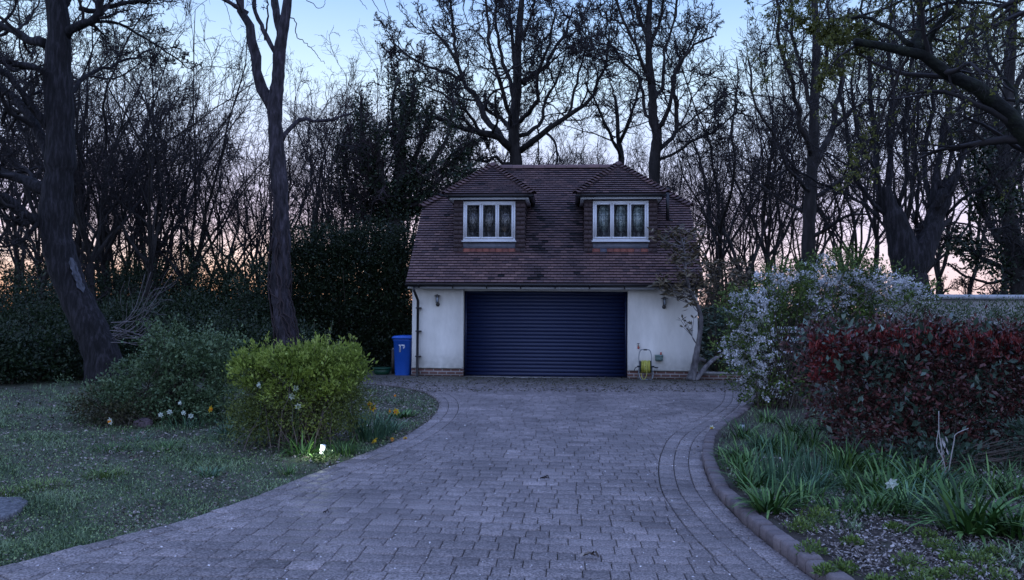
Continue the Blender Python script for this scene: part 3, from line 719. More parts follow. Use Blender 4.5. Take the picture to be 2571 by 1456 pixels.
# kerb of upright blocks round the right bed
g = Geo(); s = np.r_[0, np.cumsum(np.linalg.norm(np.diff(RB, axis=0), axis=1))]; t = 0; m_kerb = M('kerb_block', [(.07, .058, .06), (.145, .12, .12), (.235, .195, .19)], .8, attr=True, noise=50, bump=(80, .004))
KL = .125
while t+KL < s[-1]:
    f = lambda q, o, z: (np.interp(q, s, RB[:, 0]-RN[:, 0]*o), np.interp(q, s, RB[:, 1]-RN[:, 1]*o), z)
    h = .122+R.normal()*.005; off = R.normal()*.004; V = []
    for a, ch in ((t+.004, .010), (t+.016, 0), (t+KL-.016, 0), (t+KL-.004, .010)):
        for o, z in ((ch*.6, 0), (-.002+ch, h-.018), (.006+ch, h-.006-ch*.5), (.016, h-ch), (.105, h-ch), (.118, h-.012-ch), (.120, 0)): V.append(f(a, o+off, z+R.normal()*.001))
    g.add(V, [tuple(range(7)), tuple(range(27, 20, -1))]+[(b_+i, b_+7+i, b_+7+(i+1) % 7, b_+(i+1) % 7) for b_ in (0, 7, 14) for i in range(7)], .5+R.normal()*.2); t += KL
tag(mk('kerb', g, m_kerb, org=(0, 0, 0)), 'raised block kerb curving round the right flower bed', 'kerb', kind='structure')
KO = RB-RN*.115
BZ = .10
g = Geo(); pl = [tuple(p) for p in KO]+[(9.5, 19.5), (14, 19.5), (14, 1.5), (KO[0][0], 1.5)]
g.add([(x, y, BZ) for x, y in pl], [tuple(range(len(pl)-1, -1, -1))])
tag(mk('flower_bed_soil', g, m_bed, org=(0, 0, 0)), 'raised soil of the right flower bed behind the kerb', 'soil', kind='structure')
# low brick step wall right of the garage
g = Geo()
A = uvz(LW+.02, -.05); g.box(0, 3.0, -.02, .20, 0, .17)
t = thing('low_wall', (A[0], A[1], 0), 'low brick retaining wall with pale slab top right of the garage', 'wall', rz=YAW)
mk('brick_face', g, m_brick, t, local=True)
g = Geo(); 
for i in range(7): g.box(.0+i*.43, .425+i*.43, -.05, .35, .173, .215, R.random())
mk('coping', g, m_conc, t, local=True)
# flat slab in the grass
m_slab = M('stone_slab', [(.05, .05, .055), (.15, .155, .165), (.27, .27, .28)], .95, noise=30, bump=(45, .02), spec=.1)
g = Geo(); c = G(20, 1284); pts = [G(x, y)[:2] for x, y in ((-90, 1318), (10, 1312), (46, 1296), (70, 1272), (52, 1262), (-90, 1264))]
q = [tuple(p) for p in pts]; n_ = len(q); zs = [.045, .05, .052, .05, .052, .05]
V = [(x, y, 0) for x, y in q]+[(x, y, .04) for x, y in q]+[(x*.96+c[0]*.04, y*.96+c[1]*.04, z) for (x, y), z in zip(q, zs)]
g.add(V, [tuple(range(2*n_, 3*n_))]+[(a*n_+i, a*n_+(i+1) % n_, (a+1)*n_+(i+1) % n_, (a+1)*n_+i) for a in (0, 1) for i in range(n_)])
tag(mk('stepping_stone', g, m_slab, org=tuple(c)), 'grey weathered stepping stone lying in the grass at the left edge', 'stone')

# ---------------------------------------------------------------- litter, grass
m_grass = M('grass', [(.025, .05, .025), (.105, .165, .08), (.32, .41, .22)], .7, attr=True, spec=.15)
m_litter = M('dead_leaf', [(.05, .037, .028), (.15, .12, .095), (.40, .35, .31)], .8, attr=True)
m_weed = M('weed_leaf', [(.03, .06, .02), (.11, .18, .065), (.32, .42, .19)], .7, attr=True, spec=.15)
m_petal = M('fallen_petal', [(.55, .5, .5), (.8, .76, .74)], .6, attr=True)
def screen_pts(n, x0, x1, y0, y1, z=0, pw=1.0):
    px = R.uniform(x0, x1, n); py = y0+(y1-y0)*R.random(n)**pw
    X = (px-W/2)/F; Y = -(py-H/2)/F; D = np.array(R3)@np.stack([X, Y, -np.ones(n)]); k = (z-CH)/D[2]
    return np.stack([D[0]*k, D[1]*k, np.full(n, z)], 1), px, py
def nz2(P_, s, sd_=0):
    x, y = P_[:, 0]*s+sd_, P_[:, 1]*s+sd_*1.7
    return (np.sin(x*1.3+np.sin(y*1.1)*1.5)+np.sin(y*1.7+np.sin(x*.9+1)*1.8)+np.sin((x+y)*2.3+2)*.6)/2.6
def left_ok(Q, m=.0): return sd(Q, LB, LN)[0] < -m
def right_ok(Q, m=.18): return sd(Q, RB, RN)[0] < -m
Q, px, py = screen_pts(125000, -150, 1150, 975, 1530); ok = left_ok(Q, .01); Q = Q[ok]; px = px[ok]
dn = nz2(Q, 2.4, 5); keep = R.random(len(Q)) < np.clip(.66+.6*dn, .2, 1); Q = Q[keep]
dist = Q[:, 1]; sc = np.clip(dist/8, .7, 1.6)
g = Geo(); n_ = len(Q)
blades(g, Q, R.uniform(0, 2*PI, n_), (.025+.05*R.random(n_)**1.5)*(.7+1.5*np.clip(nz2(Q, 2.4, 5), 0, 1))*np.sqrt(sc), .0065*sc*(.6+.8*R.random(n_)), R.uniform(.1, 1.0, n_), R.uniform(.9, 1.9, n_), R, S=2, var=np.clip(.5+.25*nz2(Q, 3, 4)+R.normal(size=n_)*.2, 0, 1))
tag(mk('lawn_grass', g, m_grass, org=(0, 0, 0)), 'thin mossy grass of the left lawn', 'grass', kind='stuff')
def litter(name, Q, label, s0=.018, cat='leaf litter', mat=None, up=.35, asp=.55):
    n_ = len(Q); g = Geo(); az = R.uniform(0, 2*PI, n_); D = np.stack([np.cos(az), np.sin(az), R.normal(size=n_)*up], 1)
    sc = np.clip(Q[:, 1]/8, .75, 1.5)
    C = Q.copy(); C[:, 2] += .008+.018*R.random(n_); ln = s0*(.5+R.random(n_)**2*1.3)*sc
    D /= np.linalg.norm(D, axis=1, keepdims=True); S = np.cross(D, np.stack([R.normal(size=n_)*.35, R.normal(size=n_)*.35, np.ones(n_)], 1)); S /= np.linalg.norm(S, axis=1, keepdims=True)
    U = np.cross(S, D); L_ = ln[:, None]; cu = (R.normal(size=n_)*.25)[:, None]
    V = np.stack([C, C+D*L_*.5-S*L_*asp*.5+U*L_*cu, C+D*L_, C+D*L_*.5+S*L_*asp*.5+U*L_*cu], 1)
    g.add(V, [np.arange(n_*4).reshape(-1, 4)], np.repeat(R.random(n_), 4))
    return tag(mk(name, g, mat or m_litter, org=(0, 0, 0)), label, cat, kind='stuff')
Q, px, py = screen_pts(42000, -150, 1150, 975, 1530); ok = left_ok(Q, .0)&(R.random(len(Q)) < np.clip(.30-.75*nz2(Q, 2.4, 5), .04, 1)); litter('lawn_leaf_litter', Q[ok], 'dry brown leaf litter scattered over the left lawn', .030)
Q, px, py = screen_pts(42000, -150, 1150, 985, 1530); Q = Q[left_ok(Q, .03)]; Q = Q[R.random(len(Q)) < np.clip(.55+.5*nz2(Q, 2.4, 5), .1, 1)]; n_ = len(Q)
g = Geo(); Q[:, 2] += .012+.03*R.random(n_)*(1+.5*nz2(Q, 3)); leaves(g, Q, np.stack([R.normal(size=n_), R.normal(size=n_), .3+.5*R.random(n_)], 1), .018*np.clip(Q[:, 1]/8, .8, 1.5)*(.6+R.random(n_)), .6, R)
tag(mk('lawn_weeds', g, m_weed, org=(0, 0, 0)), 'small leaved weeds and moss growing through the left lawn', 'ground cover', kind='stuff')
Q, px, py = screen_pts(9000, 840, 1110, 955, 1110); ok = left_ok(Q, .0); litter('bed_leaf_litter', Q[ok], 'leaf litter on the curved tip of the left bed', .02)
Q, px, py = screen_pts(26000, 1760, 2750, 1150, 1530, BZ); ok = right_ok(Q)&(R.random(len(Q)) < .75+.4*nz2(Q, 4)); litter('bark_mulch', Q[ok], 'bark chips and dead leaves on the soil of the right bed', .034, mat=M('pale_chip', [(.07, .055, .045), (.17, .14, .125), (.50, .45, .42)], .8, attr=True))
Q, px, py = screen_pts(52000, 1740, 2750, 1000, 1500, BZ); ok = right_ok(Q, .17)&(((nz2(Q, 2.5, 3) > .35)&(R.random(len(Q)) < .5))|((py < 1250)&(R.random(len(Q)) < .6))); Q = Q[ok]; n_ = len(Q)
g = Geo(); blades(g, Q, R.uniform(0, 2*PI, n_), .03+.09*R.random(n_)**1.5, .007, R.uniform(.1, 1.0, n_), R.uniform(.7, 1.9, n_), R, S=3)
tag(mk('bed_grass', g, m_grass, org=(0, 0, 0)), 'low green ground cover in the right bed', 'ground cover', kind='stuff')
# bits on the paving
Q, px, py = screen_pts(750, 0, 2000, 1000, 1470, .036); ok = (sd(Q, LB, LN)[0] > .02)&(sd(Q, RB, RN)[0] > .0); litter('fallen_petals', Q[ok], 'tiny pale petals scattered over the paving', .015, 'petals', m_petal, .1, .8)
a = R.integers(0, 239, 420); off = np.abs(R.normal(size=420))*.12+.01; Q = np.c_[RB[a]+RN[a]*off[:, None], np.full(420, .03)]; litter('kerb_litter', Q, 'leaf crumbs and petals gathered along the foot of the kerb', .022)
a = R.integers(60, 319, 900); off = np.abs(R.normal(size=900))*.05-.03; Q = np.c_[LB[a]+LN[a]*off[:, None], np.full(900, .03)]; litter('edge_litter', Q, 'crumbs of leaf along the left border of the driveway', .016)
Q, px, py = screen_pts(9000, 900, 1900, 948, 985, .034); ok = (R.random(9000) < .5+.4*nz2(Q, 1.3))&(sd(Q, LB, LN)[0] > 0); litter('moss_patch', Q[ok], 'moss and needles over the paving in front of the garage', .03, 'moss', M('moss_bits', [(.035, .034, .02), (.075, .07, .04), (.13, .11, .08)], .95, attr=True), .1)
# few big dropped things on the paving
def curl(name, px, py, label, s, mat):
    c = G(px, py, .036); g = Geo()
    for k in range(3):
        az = R.uniform(0, 2*PI); d = np.array((math.cos(az), math.sin(az)*.6, 0)); p = c+np.array((k-1, R.normal()*.2, 0))*s*.35
        pts = [p-d*s*.4+(0, 0, .006), p+(0, 0, .016+.01*k), p+d*s*.4+(0, 0, .008)]
        S_ = np.cross(d, (0, 0, 1))*s*.16; V = []
        for q in pts: V += [q-S_+(0, 0, .012), q, q+S_+(0, 0, .010)]
        g.add(V, [(0, 1, 4, 3), (1, 2, 5, 4), (3, 4, 7, 6), (4, 5, 8, 7)], R.random())
    return tag(mk(name, g, mat, org=tuple(c)), label, 'leaf')
curl('fallen_leaf', 1480, 1400, 'pale curled dead leaf on the foreground paving', .10, m_litter)
curl('fallen_leaf', 1368, 1204, 'small dark curled leaf on the middle of the paving', .06, M('dark_leaf', (.03, .022, .02), .8))
curl('fallen_leaf', 818, 1291, 'dark brown scrap lying on the left of the paving', .03, bpy.data.materials['dark_leaf'])
# ================================================================ SHRUBS, BULBS, SMALL THINGS
def blob_pts(blobs, n, rng, shell=2.2, zmin=.02):
    vol = np.array([(b[3]*b[4]*b[5])**.667 for b in blobs]); k = rng.choice(len(blobs), n, p=vol/vol.sum()); B = np.array(blobs)[k]
    d = rng.normal(size=(n, 3)); d /= np.linalg.norm(d, axis=1, keepdims=True)
    r = rng.random(n)**(1/shell); Pt = B[:, :3]+d*r[:, None]*B[:, 3:6]
    ok = Pt[:, 2] > zmin; return Pt[ok], (d*np.array([1, 1, 1]))[ok]
def foliage(g, blobs, n, ls, asp, rng, per=22, cs=.07, shell=2.2, up=.35, zmin=.02, var=None, ragged=.12):
    m = max(4, n//per); C, D = blob_pts(blobs, m, rng, shell, zmin)
    C = C+D*np.abs(rng.normal(size=(len(C), 1)))*ragged*np.mean([b[3] for b in blobs])
    dens = np.clip(rng.gamma(2., .5, len(C)), .2, 3); dens /= dens.sum()
    i = rng.choice(len(C), n, p=dens); Pt = C[i]+rng.normal(size=(n, 3))*cs*np.array([1, 1, .8])
    Dr = D[i]*.7+rng.normal(size=(n, 3))*.6+np.array([0, 0, up])
    cl = rng.random(len(C))*.5
    v = np.clip(cl[i]+rng.random(n)*.5, 0, 1) if var is None else var(Pt, rng)
    ok = Pt[:, 2] > zmin
    leaves(g, Pt[ok], Dr[ok], (ls*(.45+1.15*rng.random(n)**1.4))[ok], asp, rng, v[ok]); return C
def stems(g, base, targets, r0, rng, spread=.15, n=5, S=6):
    T = np.array(targets); N_ = len(T); b = np.array(base)+np.c_[rng.normal(size=(N_, 2))*spread, np.zeros(N_)]
    t = np.linspace(0, 1, S+1)[None, :, None]
    mid = b[:, None]*(1-t)+T[:, None]*t; out = (T-b); out[:, 2] = 0
    PLn = mid+out[:, None]*(t*(t-1))*.5+rng.normal(size=(N_, S+1, 3))*.02*(t*(1-t)*4)
    rr = r0*(1-.75*np.linspace(0, 1, S+1))[None]*(.6+.6*rng.random((N_, 1)))
    tubes(g, PLn, rr, n)
m_stem = M('twig_bark', [(.045, .035, .028), (.11, .09, .07)], .85, noise=12)
def shrub(name, label, cat, base, blobs, n, ls, asp, mat, seed, group=None, nst=30, r0=.012, st=None, **k):
    rng = np.random.default_rng(seed); t = thing(name, tuple(base), label, cat, group)
    g = Geo(); C = foliage(g, blobs, n, ls, asp, rng, **k); mk('foliage', g, mat, t)
    if nst:
        g = Geo(); stems(g, base, C[rng.choice(len(C), min(nst, len(C)), replace=False)], r0, rng); mk('stems', g, st or m_stem, t)
    return t, C, rng
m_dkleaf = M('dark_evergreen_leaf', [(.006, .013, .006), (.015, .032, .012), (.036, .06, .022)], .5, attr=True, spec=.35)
m_gryleaf = M('grey_green_leaf', [(.028, .052, .022), (.075, .125, .055), (.17, .24, .12)], .5, attr=True, spec=.3)
m_yelleaf = M('yellow_green_leaf', [(.055, .085, .014), (.20, .27, .045), (.44, .52, .13)], .6, attr=True, spec=.2, trans=.25)
m_white = M('white_blossom', [(.5, .5, .52), (.9, .9, .91)], .7, attr=True, trans=.2)
m_blleaf = M('blossom_shrub_leaf', [(.02, .038, .010), (.075, .12, .028), (.19, .26, .06)], .6, attr=True, spec=.2)
m_photo = M('glossy_green_leaf', [(.02, .035, .022), (.055, .095, .065), (.14, .21, .16)], .28, attr=True, spec=.6)
m_photor = M('brown_red_leaf', [(.022, .012, .012), (.085, .028, .026), (.17, .062, .055)], .35, attr=True, spec=.5)
m_redleaf = M('red_new_leaf', [(.05, .010, .010), (.145, .017, .017), (.28, .045, .04)], .32, attr=True, spec=.5, trans=.15)
m_rhodo = M('bronze_leaf', [(.035, .030, .016), (.11, .085, .045), (.22, .175, .105)], .45, attr=True, spec=.5)
m_strap = M('strap_leaf', [(.008, .028, .006), (.046, .12, .026), (.165, .29, .085)], .5, attr=True, spec=.28)
m_strapb = M('blue_green_leaf', [(.02, .055, .030), (.06, .13, .075), (.16, .29, .15)], .5, attr=True, spec=.25)
m_light = M('fresh_green_leaf', [(.04, .07, .015), (.10, .17, .035), (.19, .28, .07)], .5, attr=True, spec=.4)

# grey-green shrub, left
b0 = G(420, 1085); X, Y = b0[0], b0[1]
def bl(px, py, d, rx, ry, rz): c = P(px, py, d); return (c[0], c[1], c[2], rx, ry, rz)
d0 = 11.0
shrub('evergreen_shrub', 'large loose grey green evergreen shrub left of the yellow green bush', 'shrub', (P(420, 1050, d0)[0], d0, 0),
      [bl(450, 940, d0, .68, .6, .62), bl(545, 955, d0, .42, .5, .56), bl(360, 985, d0, .58, .6, .42), bl(430, 870, d0, .30, .35, .34), bl(500, 890, d0, .34, .4, .34), bl(580, 890, d0+.1, .22, .25, .26), bl(270, 1010, d0+.1, .42, .45, .28), bl(450, 1030, d0, .75, .6, .25)],
      30000, .045, .5, m_gryleaf, 1, nst=110, per=34, cs=.06, ragged=.22)
d0 = 10.6
shrub('low_shrub', 'low sparse brownish green shrub at the left foot of the large grey green one', 'shrub', (P(330, 1075, d0)[0], d0, 0),
      [bl(240, 1020, d0, .32, .35, .22), bl(330, 1040, d0, .42, .4, .2)], 5000, .035, .45, M('olive_leaf', [(.02, .022, .01), (.05, .052, .022), (.085, .08, .035)], .55, attr=True), 2, nst=60, r0=.006, per=12)
# yellow-green bush
d0 = 9.1; yb = (P(755, 1110, d0)[0], d0, 0)
yt, YC, yr = shrub('spring_shrub', 'rounded yellow green bush fresh in leaf in front of the tall forked tree', 'shrub', yb,
      [bl(760, 915, d0, .66, .5, .24), bl(665, 925, d0, .36, .4, .24), bl(850, 930, d0, .30, .4, .28), bl(720, 900, d0, .40, .35, .12), bl(810, 893, d0, .32, .35, .12), bl(888, 905, d0, .14, .2, .12), bl(628, 905, d0, .15, .2, .12), bl(760, 960, d0, .70, .5, .28)],
      19000, .045, .46, m_yelleaf, 3, nst=170, r0=.007, per=24, cs=.038, up=.9, ragged=.12)
g = Geo(); foliage(g, [bl(640, 1040, d0-.1, .2, .3, .3), bl(700, 1040, d0, .4, .35, .32), bl(830, 1020, d0+.1, .36, .4, .3), bl(640, 1130, d0-.2, .13, .12, .16), bl(625, 990, d0-.1, .2, .3, .3)], 6500, .032, .45, yr, per=10, up=.3); foliage(g, [bl(760, 1030, d0-.1, .72, .5, .34), bl(640, 1050, d0-.1, .26, .4, .34), bl(870, 1010, d0, .26, .4, .3)], 11000, .034, .45, yr, per=10, up=.3)
mk('lower_foliage', g, M('olive_spring_leaf', [(.04, .055, .012), (.10, .13, .03), (.20, .24, .06)], .55, attr=True, trans=.2), yt)
g = Geo(); stems(g, (yb[0], d0, 0), YC[:110]*np.array([1, 1, .92]), .006, yr, spread=.3, n=4); mk('stems', g, M('pale_twig', [(.07, .055, .05), (.16, .13, .12)], .8, noise=10), yt)
g = Geo(); gf = Geo(); sh = YC[YC[:, 2] > np.percentile(YC[:, 2], 72)]; sh = sh[yr.choice(len(sh), min(90, len(sh)), replace=False)]
for p in sh:
    L0 = yr.uniform(.06, .20); d_ = np.array((yr.normal()*.35, yr.normal()*.35, 1)); d_ /= np.linalg.norm(d_); g.tube([p-d_*.05, p+d_*L0*.5, p+d_*L0], .0022, 3)
    k = 9; tt = yr.random(k); leaves(gf, p+d_*(tt*L0)[:, None], yr.normal(size=(k, 3))*.5+(0, 0, .7), .03+.02*yr.random(k), .42, yr, .55+.45*yr.random(k))
mk('shoot_leaves', gf, m_yelleaf, yt); mk('shoots', g, m_stem, yt)
# arching sprays behind it
d0 = 11.6; rr_ = np.random.default_rng(8); t = thing('arching_shrub', (P(810, 1000, d0)[0], d0, 0), 'thin arching sprays of tiny leaves rising behind the yellow green bush', 'shrub')
g = Geo(); gf = Geo()
for tx, ty in ((790, 795), (835, 805), (855, 850), (880, 870), (900, 880), (760, 830), (815, 830), (930, 905), (905, 905)):
    a = P(810+rr_.normal()*15, 960, d0); c = P(tx, ty, d0+rr_.normal()*.3); m = (a+c)/2+np.array((0, 0, .12)); pl = smooth_line([a, m, c], 8); g.tube(pl, np.linspace(.006, .002, len(pl)), 4)
    i = rr_.integers(4, len(pl), 60); leaves(gf, pl[i]+rr_.normal(size=(60, 3))*.012, rr_.normal(size=(60, 3)), .03, .5, rr_)
mk('stems', g, m_stem, t); mk('foliage', gf, m_gryleaf, t)

# white blossom shrub
d0 = 12.4; wb = (P(1950, 1040, d0)[0], d0, BZ)
wblobs = [bl(1890, 770, d0, .50, .6, .32), bl(1880, 870, d0, .46, .55, .5), bl(1930, 970, d0, .5, .5, .42), bl(1990, 770, d0+.2, .6, .6, .32), bl(2080, 700, d0+.5, .62, .6, .42), bl(2130, 660, d0+.5, .32, .4, .25), bl(2200, 720, d0+.5, .6, .6, .40), bl(1960, 700, d0+.2, .45, .5, .22), bl(2290, 745, d0+.6, .4, .4, .22), bl(2120, 790, d0+.4, .9, .5, .35)]
wt, WC, wr = shrub('blossom_shrub', 'tall arching shrub covered in white blossom right of the garage', 'shrub', wb, wblobs, 21000, .055, .42, m_blleaf, 4, nst=160, r0=.012, per=10, cs=.06, ragged=.15, zmin=.15)
g = Geo(); C, D = blob_pts(wblobs, 900, wr, 2.6, .3)
lowok = wr.random(len(C)) < np.where(C[:, 2] > 2.35, .35, 1); C = C[lowok]
sp_d = wr.normal(size=(len(C), 3)); sp_d[:, 2] = sp_d[:, 2]*.4-.1; sp_d /= np.linalg.norm(sp_d, axis=1, keepdims=True)
i = wr.integers(0, len(C), 26000); tt = wr.random(26000)-.5; clump = np.round(tt*6)/6
hv = (np.sin(C[i, 0]*5)+np.sin(C[i, 2]*6+1)+wr.normal(size=26000)*.5 > -.6); i = i[hv]; clump = clump[hv]; nb = len(i)
Pt = C[i]+sp_d[i]*(clump*.22)[:, None]+wr.normal(size=(nb, 3))*.020
leaves(g, Pt, wr.normal(size=(nb, 3)), .016+.026*wr.random(nb), .95, wr); mk('blossom', g, m_white, wt)
g = Geo()
tg = np.array([P(x, y, d0) for x, y in ((1860, 780), (1900, 700), (2000, 690), (2080, 700), (2130, 660), (2200, 720), (1850, 880), (1870, 960), (2050, 760), (2280, 760))])
stems(g, P(2030, 1010, d0), tg, .03, wr, spread=.06, n=6, S=8); mk('main_stems', g, m_stem, wt, smooth=True)

# red photinia hedge
d0 = 8.2; hb_ = (P(2330, 1150, d0)[0], d0, BZ)
hx = [2085, 2160, 2240, 2320, 2400, 2480, 2560, 2650]
hbl = [bl(2062, 860, d0, .14, .3, .12), bl(2075, 900, d0, .2, .4, .2)]+[bl(x, y, d0, .40, .55, .34) for x in hx for y in (880, 960)]+[bl(x, 1060, d0, .38, .5, .34) for x in hx[1:]]+[bl(2120, 1030, d0+.1, .3, .4, .3)]+[bl(x, 842+20*abs((x-2310)/280)**1.6, d0+.1, .34, .5, .14) for x in hx]
ht_, HC, hr = shrub('red_tipped_hedge', 'clipped hedge with bright red tips and dark glossy leaves right of the kerb', 'hedge', hb_, hbl, 28000, .050, .45, m_photor, 6, nst=110, r0=.012, per=12, cs=.06, up=.2, zmin=.15, ragged=.05, shell=3.)
g = Geo(); foliage(g, hbl, 4200, .082, .45, hr, per=6, cs=.06, shell=5, up=0, zmin=.2, ragged=.06); mk('green_leaves', g, m_photo, ht_)
g = Geo(); m = 800; px = hr.uniform(2035, 2700, m); dd = d0+hr.normal(size=m)*.3-.05
tip = np.array([P(a, 830+26*abs((a-2310)/280)**1.6+hr.random()**1.5*60, q) for a, q in zip(px, dd)]); tip[:, 2] += (np.abs(dd-d0) < .25)*.03
i = np.repeat(np.arange(m), 9); Dr = hr.normal(size=(len(i), 3))*.38+(0, 0, 1); leaves(g, tip[i]+hr.normal(size=(len(i), 3))*.014, Dr, .04+.035*hr.random(len(i)), .27, hr)
m = 90; px = hr.uniform(2040, 2100, m); py = hr.uniform(850, 960, m); tip = np.array([P(a, b_, d0-.35-hr.random()*.1) for a, b_ in zip(px, py)]); i = np.repeat(np.arange(m), 6)
leaves(g, tip[i]+hr.normal(size=(len(i), 3))*.02, hr.normal(size=(len(i), 3))*.5+(0, -.3, .5), .06, .35, hr); mk('red_new_leaves', g, m_redleaf, ht_)
# underplanting below the hedge
d0 = 7.4
shrub('underplanting_shrub', 'low dark leafy shrub under the right part of the red tipped hedge', 'shrub', (P(2330, 1160, d0)[0], d0, BZ),
      [bl(2250, 1155, d0, .3, .3, .11), bl(2370, 1145, d0, .3, .3, .15), bl(2620, 1110, d0, .34, .3, .26)], 2200, .055, .45, M('dull_green_leaf', [(.010, .020, .010), (.028, .055, .032), (.08, .135, .10)], .45, attr=True), 7, nst=40, per=14, zmin=.12)

# green hedge on the right and wall with coping behind it
d0 = 13.5
shrub('garden_hedge', 'soft green hedge behind the red tipped one at the right edge', 'hedge', (P(2430, 900, d0)[0], d0, 0),
      [bl(x, y, d0, .42, .6, .36) for x in range(2270, 2720, 50) for y in (800, 880, 960)], 30000, .05, .3, M('hedge_leaf', [(.02, .04, .012), (.05, .085, .025), (.10, .15, .05)], .55, attr=True), 9, nst=60, per=20, cs=.08, shell=3, up=.6, ragged=.05)
a = P(2240, 735, 15.2); c = P(2760, 728, 15.0); t = thing('boundary_wall', (a[0], a[1], 0), 'pale topped boundary wall behind the soft green hedge', 'wall', rz=math.atan2(c[1]-a[1], c[0]-a[0]))
Lw = math.hypot(c[0]-a[0], c[1]-a[1]); g = Geo(); g.box(0, Lw, -.1, .1, 0, 1.98); mk('wall_panel', g, m_conc, t, local=True)
g = Geo(); g.box(-.05, Lw, -.16, .16, 1.985, 2.08); mk('coping', g, M('pale_coping', [(.3, .33, .36), (.48, .5, .52)], .7, noise=6), t, local=True)
# white garden bench glimpsed
d0 = 14.6; c = P(2006, 900, d0); t = thing('garden_bench', (c[0], c[1], 0), 'white slatted seat glimpsed behind the white blossom shrub', 'bench')
m_wb = M('white_boards', [(.62, .64, .66), (.75, .76, .78)], .6, noise=5); zt_ = P(2006, 820, d0)[2]
g = Geo(); g.box(-.55, .55, 0, .03, zt_-.12, zt_); g.box(-.55, .55, 0, .03, zt_-.32, zt_-.20); mk('backrest', g, m_wb, t, local=True)
g = Geo(); g.box(-.55, .55, -.45, -.02, zt_-.52, zt_-.48); mk('seat', g, m_wb, t, local=True)
for x in (-.55, .5):
    for y in (-.44, 0.0): g = Geo(); g.box(x, x+.05, y-.045, y-.002, 0, zt_-.53 if y < -.1 else zt_-.01); mk('leg', g, m_wb, t, local=True)

# magnolia-like tree at the right corner of the garage
m_pbark = M('smooth_grey_bark', [(.03, .027, .027), (.13, .12, .12), (.30, .28, .28)], .8, noise=7, bump=(15, .01), stretch=(1, 1, .4))
d0 = 18.15; o = np.array((P(1738, 953, 18.12)[0], 18.12, .03)); rng = np.random.default_rng(21); t = thing('rhododendron_tree', (o[0], o[1], 0), 'small twisted pale trunked tree with bronze leaf whorls against the right corner of the garage', 'tree')
g = Geo(); y0 = o[1]
def pth(l, d=None): return smooth_line([P(x, y, (d or y0)+dz) for x, y, dz in l], 6)
T1_ = pth([(1733, 955, 0), (1742, 925, 0), (1750, 880, -.02), (1757, 840, -.05), (1760, 800, -.1), (1752, 770, -.15), (1735, 735, -.3), (1722, 690, -.5), (1720, 640, -.45), (1712, 600, -.45)])
g.tube(T1_, np.interp(np.linspace(0, 1, len(T1_)), [0, .12, .3, .6, 1], [.115, .085, .06, .045, .015])*(1+.07*np.sin(np.arange(len(T1_))*2.1)), 9)
T2_ = pth([(1745, 955, 0), (1765, 930, .05), (1785, 908, .1), (1815, 888, .2), (1845, 872, .3), (1870, 840, .3)]); g.tube(T2_, np.linspace(.07, .025, len(T2_)), 8)
T3_ = pth([(1748, 910, 0), (1757, 902, 0), (1770, 905, .05)]); g.tube(T3_, .05, 7)
mk('trunk', g, m_pbark, t, smooth=True)
tips = [(1665, 600), (1685, 585), (1705, 575), (1722, 590), (1650, 590), (1700, 625), (1720, 645), (1690, 655), (1735, 660), (1745, 620), (1730, 690), (1700, 690), (1665, 705), (1655, 715), (1685, 725), (1675, 735), (1705, 720), (1740, 730), (1755, 700), (1765, 660), (1715, 745), (1735, 760), (1760, 740), (1775, 715), (1740, 640), (1712, 610), (1750, 590), (1748, 575), (1720, 700), (1745, 715), (1695, 600), (1676, 618), (1730, 620), (1755, 640), (1695, 640), (1715, 665), (1770, 690)]
g = Geo(); gf = Geo()
for tx, ty in tips:
    e_ = P(tx, ty, y0-.35+rng.normal()*.15); b_ = T1_[np.argmin(np.abs(T1_[:, 2]-(e_[2]-.25)))]; pl = smooth_line([b_, (b_+e_)/2+(0, 0, -.05), e_], 5); g.tube(pl, np.linspace(.014, .006, len(pl)), 5)
    k = 27; az = rng.uniform(0, 2*PI, k); D = np.stack([np.cos(az), np.sin(az), rng.uniform(-.5, .9, k)], 1); leaves(gf, np.repeat(e_[None], k, 0)+rng.normal(size=(k, 3))*np.array([.07, .05, .06]), D, .12+.09*rng.random(k), .30, rng)
for (tx, ty) in ((1712, 800), (1722, 808), (1735, 815), (1715, 822), (1728, 832), (1708, 805), (1740, 800)):
    e_ = P(tx+2, ty, y0-.25); pl = smooth_line([P(1752, 868, y0-.1), P(1738, 845, y0-.2), e_], 5); g.tube(pl, .006, 5); k = 4
    az = rng.uniform(0, 2*PI, k); D = np.stack([np.cos(az), np.sin(az)*.3, rng.uniform(-.1, 1.2, k)], 1); leaves(gf, np.repeat(e_[None], k, 0), D, .13, .26, rng, var=.25)
mk('branches', g, m_pbark, t); mk('leaf_whorls', gf, m_rhodo, t)
def whorl_shrub(label, d0, pts, bx, seed, mat, k=14, ls=.14):
    rng = np.random.default_rng(seed); t = thing('rhododendron_bush', (P(bx, 940, d0)[0], d0, 0), label, 'shrub'); g = Geo(); gf = Geo()
    bb = np.array((P(bx, 940, d0)[0], d0, 0.05))
    for (x, y) in pts:
        e_ = P(x, y, d0+rng.normal()*.35); pl = smooth_line([bb, (bb+e_)/2+(0, 0, -.1), e_], 4); g.tube(pl, np.linspace(.02, .006, len(pl)), 4)
        az = rng.uniform(0, 2*PI, k); D = np.stack([np.cos(az), np.sin(az), rng.uniform(-.5, .7, k)], 1); leaves(gf, np.repeat(e_[None], k, 0)+rng.normal(size=(k, 3))*.03, D, ls*(.7+.5*rng.random(k)), .28, rng)
    mk('stems', g, m_stem, t); mk('leaf_whorls', gf, mat, t)
rg = np.random.default_rng(31)
whorl_shrub('brown leaved rhododendron mass behind the right corner of the garage', 20.3, [(rg.uniform(1765, 1880), rg.uniform(650, 800)) for _ in range(150)], 1830, 32, m_rhodo)
